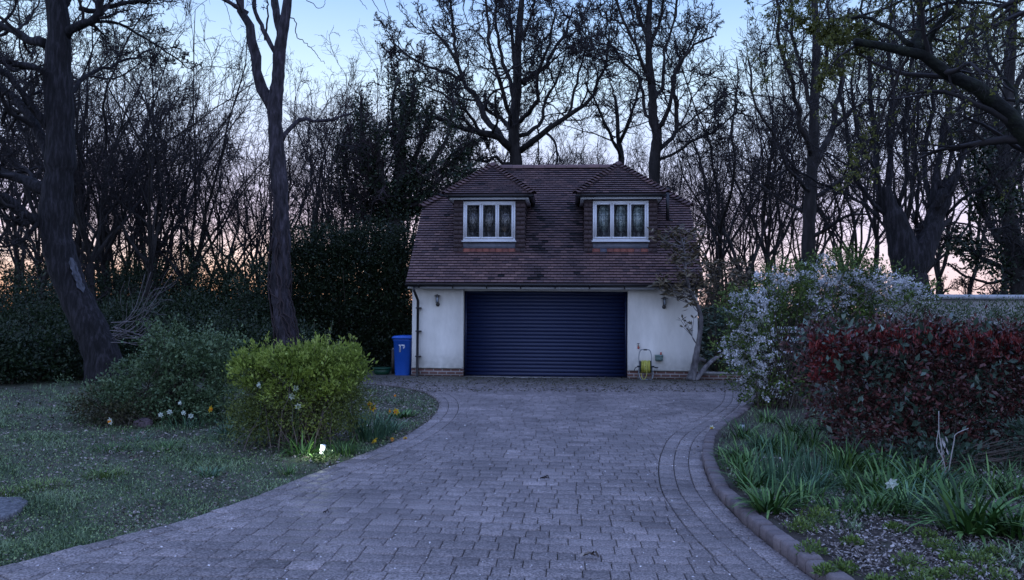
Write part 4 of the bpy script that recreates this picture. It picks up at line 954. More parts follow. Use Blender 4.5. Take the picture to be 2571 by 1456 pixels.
whorl_shrub('dark green rhododendron between the twisted pale trunk and the white blossom', 19.3, [(rg.uniform(1768, 1850), rg.uniform(775, 940)) for _ in range(150)], 1810, 33, m_photo)

# ---------------------------------------------------------------- strap-leaved clumps
def clump(px, py, z, h, n, label, seed, group, wd=.014, spread=.09, mat=None, th=(.05, .7), bend=(.5, 1.5), name='strap_leaf_clump', cat='plant clump', S=5):
    rng = np.random.default_rng(seed); o = G(px, py, z); g = Geo(); rr = spread*np.sqrt(rng.random(n)); az = rng.uniform(0, 2*PI, n)
    base = o+np.stack([rr*np.cos(az), rr*np.sin(az), np.zeros(n)], 1); az2 = az+rng.normal(size=n)*.5
    t0 = rng.uniform(*th, n); blades(g, base, az2, h*.86*(.45+.7*rng.random(n)), wd*(.7+.6*rng.random(n)), t0, t0+rng.uniform(*bend, n), rng, S=S)
    ob_ = mk(name, g, mat or m_strap, org=tuple(o)); return tag(ob_, label, cat, group)
GR = 'strap leaved clumps in the right bed'; GRl = 'arching strap leaved clump among the others in the right bed'
clump(1932, 1282, BZ, .40, 120, 'dense dark green strap leaved clump nearest the kerb', 1, GR, .016, .13, th=(.1, 1.0))
clump(1883, 1225, BZ, .36, 90, 'strap leaved clump behind the one nearest the kerb', 2, GR, .014, .12)
clump(2117, 1190, BZ, .48, 120, 'tall strap leaved clump below the left end of the red tipped hedge', 3, GR, .016, .14)
clump(2430, 1335, BZ, .52, 150, 'broad leaved arching clump at the lower right, largest of all', 4, GR, .024, .16, th=(.1, 1.1))
clump(2555, 1345, BZ, .45, 90, 'arching clump cut by the right edge of the picture', 5, GR, .02, .15)
clump(1862, 1100, BZ, .34, 90, 'strap leaved clump round the small solar stake', 6, GR, .013, .15)
clump(1953, 1225, BZ, .50, 110, 'upright blue green bulb leaves beside the kerb clumps', 7, GR, .009, .2, m_strapb, (0, .25), (.0, .5))
clump(2050, 1215, BZ, .42, 80, 'upright blue green bulb leaves left of the dry stalks', 8, GR, .010, .2, m_strapb, (0, .3), (.0, .6))
clump(2230, 1245, BZ, .30, 80, 'low strap leaved clump round the white daffodil', 9, GR, .012, .2)
clump(2300, 1225, BZ, .40, 70, 'upright leafy clump just left of the dry stalks', 10, GR, .014, .12, th=(0, .5))
for i, (x, y, h) in enumerate(((1920, 1130, .34), (1985, 1150, .38), (2040, 1120, .38), (1990, 1085, .34), (1925, 1060, .30), (2100, 1290, .22), (2180, 1290, .22), (2010, 1265, .28), (2480, 1240, .42), (2560, 1250, .42), (2390, 1260, .35), (2160, 1235, .32), (2260, 1290, .2), (1835, 1150, .2), (1850, 1180, .24))):
    clump(x, y, BZ, h, 70, GRl, 40+i, GR, .012, .16)
GL = 'strap leaved clumps in the left bed'
clump(761, 1140, 0, .36, 110, 'arching dark clump under the yellow green bush beside the lit lamp', 61, GL, .012, .16, th=(.2, 1.1))
clump(865, 1142, 0, .30, 90, 'grassy clump between the lit lamp and the driveway edge', 62, GL, .008, .13)
clump(929, 1102, 0, .46, 210, 'upright daffodil leaves under the pair of yellow flowers', 63, GL, .012, .26, m_strapb, (0, .5), (.1, .9))
clump(975, 1088, 0, .36, 130, 'daffodil leaves nearest the curved tip of the left bed', 64, GL, .011, .14, m_strapb, (.1, .8))
clump(1008, 1048, 0, .20, 90, 'low broad green plant near the curved tip of the left bed', 65, GL, .03, .16, m_strap, (.4, 1.3), (.1, .6))
clump(722, 1192, 0, .18, 60, 'small grassy tuft near the driveway edge left of the lamp', 66, GL, .007, .08)
clump(524, 1196, 0, .16, 45, 'blue green bulb shoots in the middle of the left lawn', 67, GL, .011, .1, m_strapb, (0, .8))
clump(420, 1132, 0, .16, 120, 'grass tuft in front of the large grey green shrub', 68, GL, .006, .2)
clump(277, 1132, 0, .14, 120, 'grass tuft in front of the low brownish shrub', 69, GL, .006, .2)
clump(570, 1090, 0, .34, 70, 'bent bulb leaves between the two big shrubs of the left bed', 70, GL, .011, .16, m_strapb, (.1, .9))
clump(470, 1075, 0, .26, 60, 'bulb leaves under the pale daffodils', 71, GL, .010, .25, m_strapb, (0, .7))
clump(345, 1105, 0, .18, 30, 'few pale bulb leaves near the leftmost daffodil', 72, GL, .010, .15, m_strapb, (.2, 1.1))
clump(700, 1060, 0, .34, 70, 'bulb leaves half hidden inside the yellow green bush', 73, GL, .010, .3, m_strapb, (0, .6))
clump(15, 1240, 0, .09, 220, 'yellow green moss like tuft beside the stepping stone', 74, GL, .006, .18, m_light)
clump(110, 1222, 0, .09, 240, 'pale yellow green tuft on the lawn behind the stepping stone', 75, GL, .006, .22, m_light)
clump(265, 1195, 0, .10, 200, 'low bright tuft on the lawn below the leftmost daffodil', 76, GL, .007, .2, m_light)
clump(290, 1360, 0, .05, 120, 'tiny moss cushion near the driveway edge at lower left', 77, GL, .006, .06, m_light)
# leafy mounds
def mound(px, py, r, label, seed, z=BZ, n=420, mat=None, group='feathery green mounds in the right bed'):
    rng = np.random.default_rng(seed); o = G(px, py, z); C, D = blob_pts([(o[0], o[1], z, r, r, r*.75)], n, rng, 3, z+.005)
    g = Geo(); leaves(g, C, D+rng.normal(size=C.shape)*.5+(0, 0, .3), .028*(.6+.8*rng.random(len(C))), .4, rng)
    stems(g, o, C[:25], .003, rng, .02, 3, 3)
    return tag(mk('leafy_mound', g, mat or m_light, org=tuple(o)), label, 'plant', group)
rq = np.random.default_rng(500)
for i in range(20):
    x = rq.uniform(1840, 2620); y = rq.uniform(1060, 1275) if x < 2100 else rq.uniform(1150, 1300)
    if x < 1790+(y-1060)*.0+max(0, (y-1150))*.55+30: continue
    clump(x, y, BZ, rq.uniform(.22, .40), 75, GRl, 600+i, GR, rq.uniform(.009, .016), .16, m_strapb if i % 4 == 0 else None, th=(.05, .8))
gm = 'small feathery green mound on the mulch of the right bed'
mound(2054, 1315, .15, 'largest feathery green mound beside the dense dark strap leaved clump', 1, n=700); mound(2010, 1335, .11, 'feathery mound close to the kerb', 2)
for i, (x, y, r) in enumerate(((2037, 1392, .10), (2138, 1368, .07), (2246, 1332, .07), (2281, 1424, .10), (2325, 1352, .08), (2362, 1382, .10), (2459, 1418, .10), (2414, 1450, .09), (2117, 1436, .08), (2300, 1465, .1), (2210, 1470, .07), (2350, 1455, .07), (2510, 1460, .09), (2390, 1410, .06), (2500, 1400, .07), (2070, 1440, .06))):
    mound(x, y, r, gm, 10+i)
mound(820, 1160, .16, 'leafy green patch lit by the glowing lamp', 90, 0, 700, group='low plants in the left bed')
mound(790, 1158, .10, 'second leafy patch under the glowing lamp', 91, 0, 300, group='low plants in the left bed')
mound(160, 970, .25, 'pale leafed young bush in the dark at the far left', 92, .45, 260, m_gryleaf, group='low plants in the left bed')
# dry stalks
rng = np.random.default_rng(77); o = G(2378, 1222, BZ); t = thing('dry_stalk', tuple(o), 'bleached dry flower stalks standing before the red tipped hedge', 'plant'); g = Geo(); dd = o[1]
for l in ([(2378, 1222), (2368, 1150), (2358, 1090), (2357, 1032)], [(2374, 1215), (2370, 1160), (2352, 1120), (2356, 1080)], [(2380, 1215), (2384, 1170), (2395, 1110), (2400, 1090), (2432, 1075)], [(2376, 1190), (2366, 1140), (2362, 1100)]):
    pl = smooth_line([P(x, y, dd+.0) for x, y in l], 5); g.tube(pl, np.linspace(.006, .003, len(pl)), 5)
mk('stem', g, M('bleached_stalk', [(.3, .27, .25), (.5, .47, .46)], .8, noise=20), t)
g = Geo(); c = np.array([P(2368+rng.normal()*3, rng.uniform(1090, 1190), dd) for _ in range(16)]); leaves(g, c, rng.normal(size=(16, 3))*.3+(0, 0, -1), .07, .22, rng, fold=.5); mk('dry_leaf', g, bpy.data.materials['bleached_stalk'], t)
g = Geo(); pl = smooth_line([o, o+(0, 0, .13), o+(-.03, .02, .28)], 5); g.tube(pl, .006, 5); c = pl[rng.integers(0, len(pl), 60)]+rng.normal(size=(60, 3))*.02; leaves(g, c, rng.normal(size=(60, 3))+(0, 0, .5), .035, .4, rng)
tag(mk('sedum_stem', g, M('dark_red_stem', [(.05, .012, .014), (.12, .025, .025)], .6, attr=True), org=tuple(o)), 'dark red brown flower stem at the bottom right', 'plant')
# stone under shrub
def rock(px, py, r, label, seed):
    rng = np.random.default_rng(seed); o = G(px, py); bm_n = 10; V = []
    for j in range(7):
        a = PI*j/6
        for k in range(bm_n): 
            b_ = 2*PI*k/bm_n; rr = r*(1+.18*math.sin(3*b_+j)+rng.normal()*.05); V.append((o[0]+rr*math.sin(a)*math.cos(b_), o[1]+rr*math.sin(a)*math.sin(b_)*.8, r*.25+rr*.7*math.cos(a)))
    g = Geo(); g.add(V, [(j*bm_n+k, (j+1)*bm_n+k, (j+1)*bm_n+(k+1) % bm_n, j*bm_n+(k+1) % bm_n) for j in range(6) for k in range(bm_n)])
    return tag(mk('rock', g, M('pink_rock', [(.06, .045, .05), (.15, .11, .12)], .9, noise=12, bump=(20, .02)), org=tuple(o), smooth=True), label, 'rock')
rock(360, 1072, .13, 'pinkish rock half hidden under the grey green shrub', 3)

# ---------------------------------------------------------------- daffodils
m_yel = M('yellow_petal', [(.75, .45, .02), (.85, .60, .04)], .5, attr=True, trans=.3); m_org = M('orange_trumpet', [(.8, .25, .01), (.85, .36, .02)], .5, attr=True, trans=.2)
m_wp2 = M('pale_petal', [(.62, .72, .62), (.80, .84, .76)], .5, attr=True, trans=.3); m_stg = M('flower_stem', (.035, .08, .03), .5)
GD = 'daffodils flowering in the beds'; rf = np.random.default_rng(99)
def daff(px, py, ground_py, label, pet, tru, z=0, s=.052, face=None, droop=0):
    o = G(px+rf.normal()*4, ground_py, z); h = P(px, py, o[1]); t = thing('daffodil', tuple(o), label, 'flower', GD)
    az = -PI/2+rf.normal()*.7 if face is None else face; f = np.array((math.cos(az), math.sin(az), -.15-droop)); f /= np.linalg.norm(f)
    g = Geo(); pl = smooth_line([o, (o+h)/2+(0.01, 0, .03), h-f*.03+(0, 0, .015), h], 5); g.tube(pl, np.linspace(.004, .003, len(pl)), 5); mk('stem', g, m_stg, t)
    a = np.cross(f, (0, 0, 1)); a /= np.linalg.norm(a); b_ = np.cross(a, f); k = np.arange(6)*PI/3+rf.random()
    D = np.cos(k)[:, None]*a+np.sin(k)[:, None]*b_+f*.18; g = Geo(); C = np.repeat(h[None], 6, 0)+D*.004; S_ = np.cross(D, f); L_ = s
    V = np.stack([C, C+D*L_*.5-S_*L_*.30, C+D*L_*1.0, C+D*L_*.5+S_*L_*.30], 1); g.add(V, [np.arange(24).reshape(6, 4)], np.repeat(rf.random(6), 4)); mk('petals', g, pet, t)
    g = Geo(); V = []
    for q, r_ in ((0, .010), (.018, .013), (.03, .018)):
        for j in range(10): V.append(h+f*q+(a*math.cos(j*PI/5)+b_*math.sin(j*PI/5))*r_)
    g.add(V, [(i*10+j, i*10+(j+1) % 10, (i+1)*10+(j+1) % 10, (i+1)*10+j) for i in range(2) for j in range(10)], .6); mk('trumpet', g, tru, t)
daff(929, 1016, 1100, 'upper yellow daffodil of the pair above the left bed tip', m_yel, m_org); daff(935, 1024, 1098, 'lower yellow daffodil of the pair above the left bed tip', m_yel, m_org)
daff(995, 1033, 1085, 'yellow daffodil facing the driveway right of the pair', m_yel, m_org); daff(976, 1033, 1082, 'yellow daffodil seen sideways between the pair and the driveway', m_yel, m_org, face=0)
daff(994, 993, 1030, 'small orange daffodil farthest up the curved tip', m_org, m_org, s=.03); daff(939, 1105, 1125, 'yellow daffodil bent down to the ground below the pair', m_yel, m_yel, droop=.6)
daff(1017, 1101, 1108, 'yellow daffodil lying on the driveway border', m_yel, m_org, s=.03); daff(985, 1101, 1112, 'drooping pale orange daffodil near the driveway border', m_yel, m_org, s=.028, droop=.5)
daff(527, 1027, 1085, 'single yellow daffodil between the two big left shrubs', m_yel, m_org)
daff(278, 1057, 1105, 'white daffodil with orange cup, leftmost of all', m_wp2, m_org)
for i, (x, y) in enumerate(((454, 1011), (404, 1041), (426, 1034), (462, 1036), (479, 1044))): daff(x, y, 1090, 'pale white daffodil in front of the large grey green shrub', m_wp2, m_wp2, s=.036)
for i, (x, y) in enumerate(((652, 966), (698, 968), (737, 982), (733, 995), (682, 1012), (655, 1013), (749, 1020), (713, 1010), (688, 975), (742, 975), (668, 1002))):
    daff(x, y, (1130, 1118, 1112)[i % 3], 'white daffodil glimpsed among the stems of the yellow green bush', m_wp2, m_wp2, s=.042)
daff(820, 970, 1060, 'small yellow daffodil glimpsed through the top of the yellow green bush', m_yel, m_yel, s=.03)
daff(2237, 1213, 1292, 'large white daffodil alone in the right bed', m_wp2, m_wp2, BZ, .055, droop=.3)
daff(1789, 1074, 1082, 'white and yellow daffodil leaning over the paving by the right bed', m_wp2, m_yel, BZ, .04)

# solar lamps
m_lampon = M('lit_lamp', (.9, .95, .9), .4, emit=((.80, 1, .92), .9)); m_lampoff = M('frosted_plastic', (.35, .42, .42), .3)
def solar(px, py, z, label, mat, tilt=.2):
    o = G(px, py, z); t = thing('solar_light', tuple(o), label, 'garden light'); t.rotation_euler = (0, tilt, 0)
    g = Geo(); g.lathe([(.006, -.03), (.008, .05)], (0, 0, 0), 8); mk('spike', g, m_dk, t, local=True)
    g = Geo(); g.lathe([(.024, .05), (.028, .135)], (0, 0, 0), 14); mk('lamp_body', g, mat, t, local=True, smooth=False)
    g = Geo(); g.lathe([(.0285, .136), (.029, .142), (.026, .150), (.01, .152)], (0, 0, 0), 14); mk('lamp_cap', g, m_upvc if mat is m_lampon else m_dk, t, local=True)
    return o
o = solar(805, 1150, 0, 'glowing white solar stake light lighting the plants under the yellow green bush', m_lampon)
ld = bpy.data.lights.new('lamp_glow', 'POINT'); ld.energy = 3.2; ld.color = (.85, 1, .75); ld.shadow_soft_size = .03; lo = bpy.data.objects.new('lamp_glow', ld); COL.objects.link(lo); lo.location = (o[0]-.01, o[1]-.055, .115)
solar(1864, 1092, BZ, 'unlit solar stake light among the strap leaves behind the kerb', m_lampoff, 0)
o = G(1682, 944)
# green tub and post beside the bin
o = G(952, 944); o = np.array((o[0], 19.6, 0)); t = thing('green_tub', tuple(o), 'dark green plastic tub in the shade left of the wheelie bin', 'tub'); m_tub = M('green_plastic', (.01, .06, .03), .45)
g = Geo(); g.lathe([(.19, 0), (.24, .16)], (0, 0, 0), 18); mk('tub_body', g, m_tub, t, local=True); g = Geo(); g.lathe([(.24, .161), (.262, .165), (.262, .19), (.245, .19)], (0, 0, 0), 18); mk('rim', g, m_tub, t, local=True)
o = (P(987, 940, 19.9)[0], 19.9, 0); t = thing('wooden_post', o, 'short weathered post close to the left side of the wheelie bin', 'post'); g = Geo(); g.box(-.04, .04, -.04, .04, 0, .66); mk('shaft', g, m_stem, t, local=True); g = Geo(); g.add([(-.045, -.045, .662), (.045, -.045, .662), (.045, .045, .662), (-.045, .045, .662), (0, 0, .70)], [(0, 1, 4), (1, 2, 4), (2, 3, 4), (3, 0, 4), (3, 2, 1, 0)]); mk('cap', g, m_conc, t, local=True)
# ================================================================ TREES
m_bark = M('dark_bark', [(.008, .007, .007), (.024, .021, .020), (.05, .044, .043)], .9, noise=5, bump=(9, .05), stretch=(1, 1, .25))
m_oak = M('ridged_bark', [(.002, .002, .002), (.013, .012, .014), (.045, .041, .048)], .95, noise=17, bump=(17, .05), stretch=(1, 1, .16))
m_twig = M('twig', [(.015, .013, .014), (.038, .033, .035)], .9, noise=3)
m_twigr = M('reddish_twig', [(.022, .016, .017), (.050, .035, .037)], .9, noise=3)
m_ivy = M('ivy_leaf', [(.008, .016, .008), (.018, .034, .014), (.040, .062, .025)], .45, attr=True, spec=.4)
m_bud = M('budding_leaf', [(.05, .055, .012), (.11, .12, .025), (.18, .19, .04)], .55, attr=True, trans=.3)
def kids(PL, RR, rng, k, S, ratio, ang, wig, up, tmin=.2, rr=.5, rmin=.004, tmax=1.):
    N_, Sp, _ = PL.shape; t = (np.arange(k)[None]+rng.random((N_, k)))/k*(tmax-tmin)+tmin; f = np.clip(t*(Sp-1), 0, Sp-1.001); i = f.astype(int); a = (f-i)[..., None]
    ri = np.arange(N_)[:, None]; p0 = PL[ri, i]; p1 = PL[ri, i+1]; p = (p0*(1-a)+p1*a).reshape(-1, 3); T = (p1-p0).reshape(-1, 3); T /= np.linalg.norm(T, axis=1, keepdims=True)+1e-9
    r = (RR[ri, i]*(1-a[..., 0])+RR[ri, i+1]*a[..., 0]).reshape(-1); Lp = np.linalg.norm(np.diff(PL, axis=1), axis=2).sum(1); M_ = N_*k
    L_ = np.repeat(Lp, k)*ratio*(1.15-.65*t.reshape(-1))*rng.uniform(.6, 1.25, M_)
    Q_ = rng.normal(size=(M_, 3)); Q_ -= (Q_*T).sum(1, keepdims=True)*T; Q_ /= np.linalg.norm(Q_, axis=1, keepdims=True); A = rng.uniform(*ang, M_)[:, None]
    D = np.cos(A)*T+np.sin(A)*Q_; r0 = np.maximum(r*rr*rng.uniform(.7, 1.15, M_), rmin)
    return growb(p, D, L_, r0, rng, S, wig, up, rmin)
def growb(p, D, L_, r0, rng, S, wig, up, rmin):
    pts = [p]; M_ = len(p)
    for s in range(S):
        D = D+rng.normal(size=(M_, 3))*wig+np.array([0, 0, up]); D /= np.linalg.norm(D, axis=1, keepdims=True); p = p+D*(L_/S)[:, None]; pts.append(p)
    t = np.linspace(0, 1, S+1)[None]; RR = np.maximum(r0[:, None]*(1-.72*t), rmin*.8); return np.stack(pts, 1), RR
def limbset(limbs, S=12):
    PL = []; RR = []
    for l, r0, r1 in limbs: q = resample(smooth_line(l, 6), S+1); PL.append(q); RR.append(np.linspace(r0, r1, S+1))
    return np.array(PL), np.array(RR)
def tree(name, label, base, trunk, tr, limbs, levels, seed, group=None, tw=None, bark=None, sides=9, parts=True, cat='tree', leafed=None, rs=1, ts=1):
    rng = np.random.default_rng(seed); t = thing(name, tuple(base), label, cat, group); g = Geo()
    tp = smooth_line(trunk, 6); trr = np.interp(np.linspace(0, 1, len(tp)), np.linspace(0, 1, len(tr)), tr)
    bmp = 1+.04*np.sin(np.arange(len(tp))*1.7)+.03*np.sin(np.arange(len(tp))*.61)+rng.normal(size=len(tp))*.03; g.tube(tp, trr*bmp*ts, sides+5)
    PL, RR = limbset(limbs); RR = RR*rs*(1+rng.normal(size=RR.shape)*.07); PL[:, 1:] += rng.normal(size=PL[:, 1:].shape)*.02*np.linalg.norm(PL[:, -1]-PL[:, 0], axis=1)[:, None, None]*.35
    tubes(g, PL, RR, sides, cap=True); mk('trunk', g, bark or m_bark, t, smooth=True)
    g = Geo(); cur = (PL, RR); last = None
    for lv in levels:
        nk = kids(*cur, rng, **{k: v for k, v in lv.items() if k not in ('n', 'keep')}); tubes(g, nk[0], nk[1], lv.get('n', 3)); last = nk; cur = nk
    mk('crown', g, tw or m_twig, t)
    if leafed: leafed(t, cur, rng)
    return t, PL, RR, cur, rng
def LV(k, S, ratio, ang=(.5, 1.1), wig=.22, up=.06, n=3, rmin=.006, tmin=.2, rr=.55, tmax=1.): return dict(k=k, S=S, ratio=ratio, ang=ang, wig=wig, up=up, n=n, rmin=rmin, tmin=tmin, rr=rr, tmax=tmax)
def pp(l, d, jit=0): return [P(q[0], q[1], d+(q[2] if len(q) > 2 else 0)) for q in l]

# --- great leaning tree on the left
d0 = 16.5; bb = G(262, 960); bb = np.array((P(268, 950, d0)[0], d0, 0))
tr = [bb-(0, 0, .1)]+pp([(258, 900), (225, 820), (185, 735), (158, 660), (142, 590), (142, 500), (152, 400), (150, 300), (145, 180), (148, 60), (130, -60), (120, -200)], d0)
lim = [(pp([(118, 560), (70, 545, -.3), (20, 500, -.6), (-60, 470, -1)], d0), .21, .09), (pp([(115, 480), (70, 455, .2), (0, 430, .5), (-80, 380, 1)], d0), .19, .07),
       (pp([(130, 420), (95, 330, .2), (50, 260, .5), (-10, 210, .9), (-90, 150, 1.4)], d0), .17, .07), (pp([(135, 330), (90, 280, -.2), (20, 190, -.5), (-60, 130, -.8)], d0), .14, .06),
       (pp([(120, 180), (60, 165, .1), (0, 150, .2), (-80, 130, .3)], d0), .11, .05), (pp([(115, 110), (60, 90, .4), (0, 60, .7), (-80, 10, 1)], d0), .15, .07),
       (pp([(165, 90), (200, 60, -.1), (245, 45, -.2), (255, 0, -.3), (290, -80, -.4)], d0), .15, .07), (pp([(200, 20, 0), (240, 28, .1), (300, 10, .3), (370, 0, .5), (440, -30, .7)], d0), .09, .03),
       (pp([(230, 55), (300, 60, .3), (360, 95, .6), (420, 130, .8), (470, 170, 1)], d0), .05, .02), (pp([(140, 20), (110, -40), (90, -150)], d0), .2, .1), (pp([(150, 20), (200, -60, .3), (280, -160, .6)], d0), .16, .08),
       (pp([(150, 250), (220, 190, 1), (300, 160, 2), (380, 120, 3)], d0), .08, .03), (pp([(120, 520), (60, 600, -.5), (0, 620, -1)], d0), .08, .03)]
tree('leaning_tree', 'massive dark tree with curved leaning trunk and heavy limbs at the far left', bb, tr, [.50, .43, .40, .37, .36, .36, .38, .34, .33, .33, .30, .26, .2, .15], lim,
     [LV(10, 9, .48, n=5, wig=.26, rmin=.012), LV(9, 6, .46, n=4, wig=.3, rmin=.008), LV(7, 4, .45, n=3, wig=.3, rmin=.006), LV(4, 3, .5, wig=.3, rmin=.005)], 101, bark=m_oak, rs=.75, ts=.88)
t1 = bpy.data.objects['leaning_tree']; g = Geo(); tpz = smooth_line(tr, 6); V = []; rp = np.random.default_rng(4); ns_ = 14
for k in range(ns_):
    z = np.interp(k/(ns_-1), [0, 1], [P(170, 735, d0)[2], P(170, 648, d0)[2]]); i = int(np.argmin(np.abs(tpz[:, 2]-z))); cxx = np.interp(z, tpz[:, 2], tpz[:, 0]); w_ = .26*math.sin(PI*(k+.3)/(ns_-.4))**.6+rp.normal()*.05
    for j in range(7): a = -.50+(j/6-.5)*w_*2; rr = .37; V.append((cxx+rr*math.cos(a), d0+rr*math.sin(a), z))
g.add(V, [(k*7+j, k*7+j+1, (k+1)*7+j+1, (k+1)*7+j) for k in range(ns_-1) for j in range(6)])
mk('bare_patch', g, M('bare_wood', [(.012, .012, .012), (.13, .135, .16)], .9, noise=14, stretch=(1, 1, .4)), t1)
# thin bleached branches from its foot
rng = np.random.default_rng(5); 
# --- forked tree, middle left
d0 = 15.5; bb = np.array((P(722, 950, d0)[0], d0, 0))
tr = [bb-(0, 0, .1)]+pp([(722, 880), (712, 790), (703, 720), (706, 600), (703, 480), (694, 360), (690, 270), (698, 200), (702, 130), (712, 70), (722, 0), (728, -100), (740, -220)], d0)
lim = [(pp([(690, 285), (670, 245), (650, 200), (636, 140), (628, 80), (612, 20), (605, -60), (590, -160)], d0), .135, .07), (pp([(622, 35), (590, 15, -.1), (555, -8, -.2), (500, -50, -.4)], d0), .06, .03),
       (pp([(690, 130), (672, 95, .1), (655, 60, .2), (640, 20, .3), (630, -50, .4)], d0), .06, .035), (pp([(706, 90), (698, 50, .1), (690, 0, .2), (680, -80, .3)], d0), .11, .06),
       (pp([(708, 352), (722, 330, .1), (745, 308, .2), (770, 300, .3), (800, 303, .5), (835, 300, .7), (880, 285, 1)], d0), .06, .025), (pp([(665, 100, .2), (672, 40, .3), (668, -20, .4)], d0), .025, .015)]
ft, PLf, RRf, _, rngf = tree('forked_tree', 'tall grey tree forking high into three stems right of the large grey green shrub', bb, tr, [.255, .235, .215, .215, .20, .185, .175, .17, .15, .145, .12, .10, .09, .07], lim,
     [LV(4, 8, .25, n=4, wig=.14, rmin=.009, tmin=.55, up=.0, rr=.3), LV(4, 5, .5, wig=.18, rmin=.006), LV(3, 4, .5, wig=.2, rmin=.005)], 102, bark=M('grey_bark', [(.006, .005, .006), (.032, .027, .033), (.085, .072, .088)], .95, noise=15, bump=(16, .04), stretch=(1, 1, .25)), ts=.9, rs=.92)
g = Geo()
for l, r_ in (([(727, 42), (741, 50), (743, 85), (752, 97), (770, 110), (789, 128), (805, 148), (815, 160)], .012), ([(835, 300), (860, 270), (885, 240), (905, 210), (915, 180)], .012), ([(790, 305), (815, 270), (845, 235), (865, 212)], .01), ([(780, 300), (782, 250), (776, 215), (765, 205)], .01), ([(820, 300), (818, 240), (822, 206)], .008),
              ([(560, 0), (570, 20), (578, 45), (583, 62)], .008), ([(760, -10), (785, 10), (805, 20), (820, -5)], .010), ([(905, -40), (935, 0), (955, 30), (985, 55)], .010), ([(945, -30), (968, 5), (975, 40), (990, 60)], .009), ([(770, 300), (800, 330), (850, 360), (900, 370)], .012), ([(895, -10), (912, 10), (922, 25)], .008), ([(775, 118), (790, 114)], .006)):
    pl = smooth_line(pp(l, d0+.2), 4); pl[1:] += rngf.normal(size=(len(pl)-1, 3))*.012; g.tube(pl, np.linspace(r_, r_*.5, len(pl)), 5)
mk('hanging_twigs', g, m_twig, ft)
g = Geo()
tp = smooth_line(tr, 6)
for k in range(16):
    a0 = rngf.uniform(0, 2*PI); z0 = rngf.uniform(0, .5); z1 = rngf.uniform(2.2, 4.8); zz = np.linspace(z0, z1, 40); cx_ = np.interp(zz, tp[:, 2], tp[:, 0]); cy_ = np.interp(zz, tp[:, 2], tp[:, 1]); rad_ = np.interp(zz, [0, 5], [.25, .185])+.012
    aa = a0+np.cumsum(rngf.normal(size=40)*.16); pl = np.stack([cx_+rad_*np.cos(aa), cy_+rad_*np.sin(aa), zz], 1); g.tube(pl, .011+.008*rngf.random(), 5)
mk('ivy_stem', g, m_twigr, ft, smooth=True)
# --- oak behind the garage
d0 = 31.0; bb = np.array((P(1297, 900, d0)[0], d0, 0))
tr = [bb]+pp([(1297, 600), (1296, 416), (1291, 360), (1290, 300), (1298, 230), (1299, 150), (1303, 80), (1310, 0), (1320, -90)], d0)
lim = [(pp([(1283, 372), (1262, 352, -.3), (1240, 338, -.6), (1205, 332, -1), (1160, 322, -1.5), (1110, 300, -2), (1050, 290, -2.5)], d0), .30, .08), (pp([(1262, 352, -.3), (1238, 318, .3), (1216, 290, .8), (1190, 250, 1), (1165, 205, 1.2), (1150, 160, 1.4), (1120, 110, 1.6), (1080, 60, 1.8)], d0), .26, .06),
       (pp([(1286, 330), (1262, 300, 1), (1235, 285, 1.6), (1205, 262, 2)], d0), .2, .1), (pp([(1160, 200, 1.2), (1110, 180, .8), (1060, 160, .4), (1000, 120, 0), (975, 90, 0)], d0), .14, .04), (pp([(1150, 160, 1.4), (1140, 100, 1.6), (1135, 40, 1.6), (1120, -40, 1.6)], d0), .15, .06),
       (pp([(1307, 378), (1340, 355, -.4), (1374, 324, -.8), (1402, 303, -1), (1432, 288, -1.2), (1468, 262, -1.2), (1495, 228, -1.4), (1521, 147, -1.6), (1535, 70, -1.6)], d0), .22, .05), (pp([(1307, 340), (1335, 328, .5), (1360, 300, 1), (1375, 240, 1.4), (1400, 200, 1.8), (1420, 130, 2)], d0), .16, .05),
       (pp([(1307, 305), (1330, 278, -1), (1350, 250, -1.6), (1352, 180, -2), (1380, 100, -2.2), (1395, 20, -2.4)], d0), .17, .06), (pp([(1312, 208), (1340, 190, .3), (1365, 172, .6), (1385, 140, .8), (1415, 90, 1), (1440, 20, 1.2)], d0), .19, .07), (pp([(1425, 290, -1.2), (1440, 240, -1), (1455, 180, -.8), (1470, 110, -.6), (1470, 40, -.4)], d0), .11, .04),
       (pp([(1284, 320), (1270, 270, -1.4), (1255, 200, -2), (1235, 150, -2.4), (1225, 60, -2.6), (1215, -30, -2.6)], d0), .17, .06), (pp([(1290, 250), (1275, 190, .4), (1255, 130, .8), (1245, 50, 1), (1240, -40, 1)], d0), .17, .07), (pp([(1296, 170), (1285, 100, 0), (1280, 20, 0), (1275, -60, 0)], d0), .15, .06),
       (pp([(1302, 110), (1330, 50), (1350, -30)], d0), .13, .06), (pp([(1288, 412), (1262, 410, -.2), (1243, 392, -.4), (1220, 405, -.6), (1190, 400, -.8), (1150, 398, -1)], d0), .13, .05), (pp([(1235, 400, -.4), (1225, 370, -.4), (1205, 340, 0)], d0), .06, .03), (pp([(1205, 332, -1), (1180, 290, -1.5), (1150, 260, -2), (1110, 235, -2.5), (1060, 215, -3)], d0), .12, .04), (pp([(1090, 298, -2), (1040, 250, -2), (1000, 200, -2), (985, 150, -2)], d0), .07, .03)]
tree('oak_tree', 'large bare oak rising directly behind the garage ridge with twisting limbs', bb, tr, [.5, .34, .30, .29, .27, .23, .2, .18, .14, .1], lim,
     [LV(11, 11, .55, n=5, wig=.28, up=.05, rmin=.02, rr=.45), LV(8, 8, .52, n=4, wig=.3, rmin=.018), LV(5, 5, .55, wig=.32, rmin=.012), LV(3, 4, .62, wig=.32, rmin=.0085)], 103, rs=.6, ts=.85)
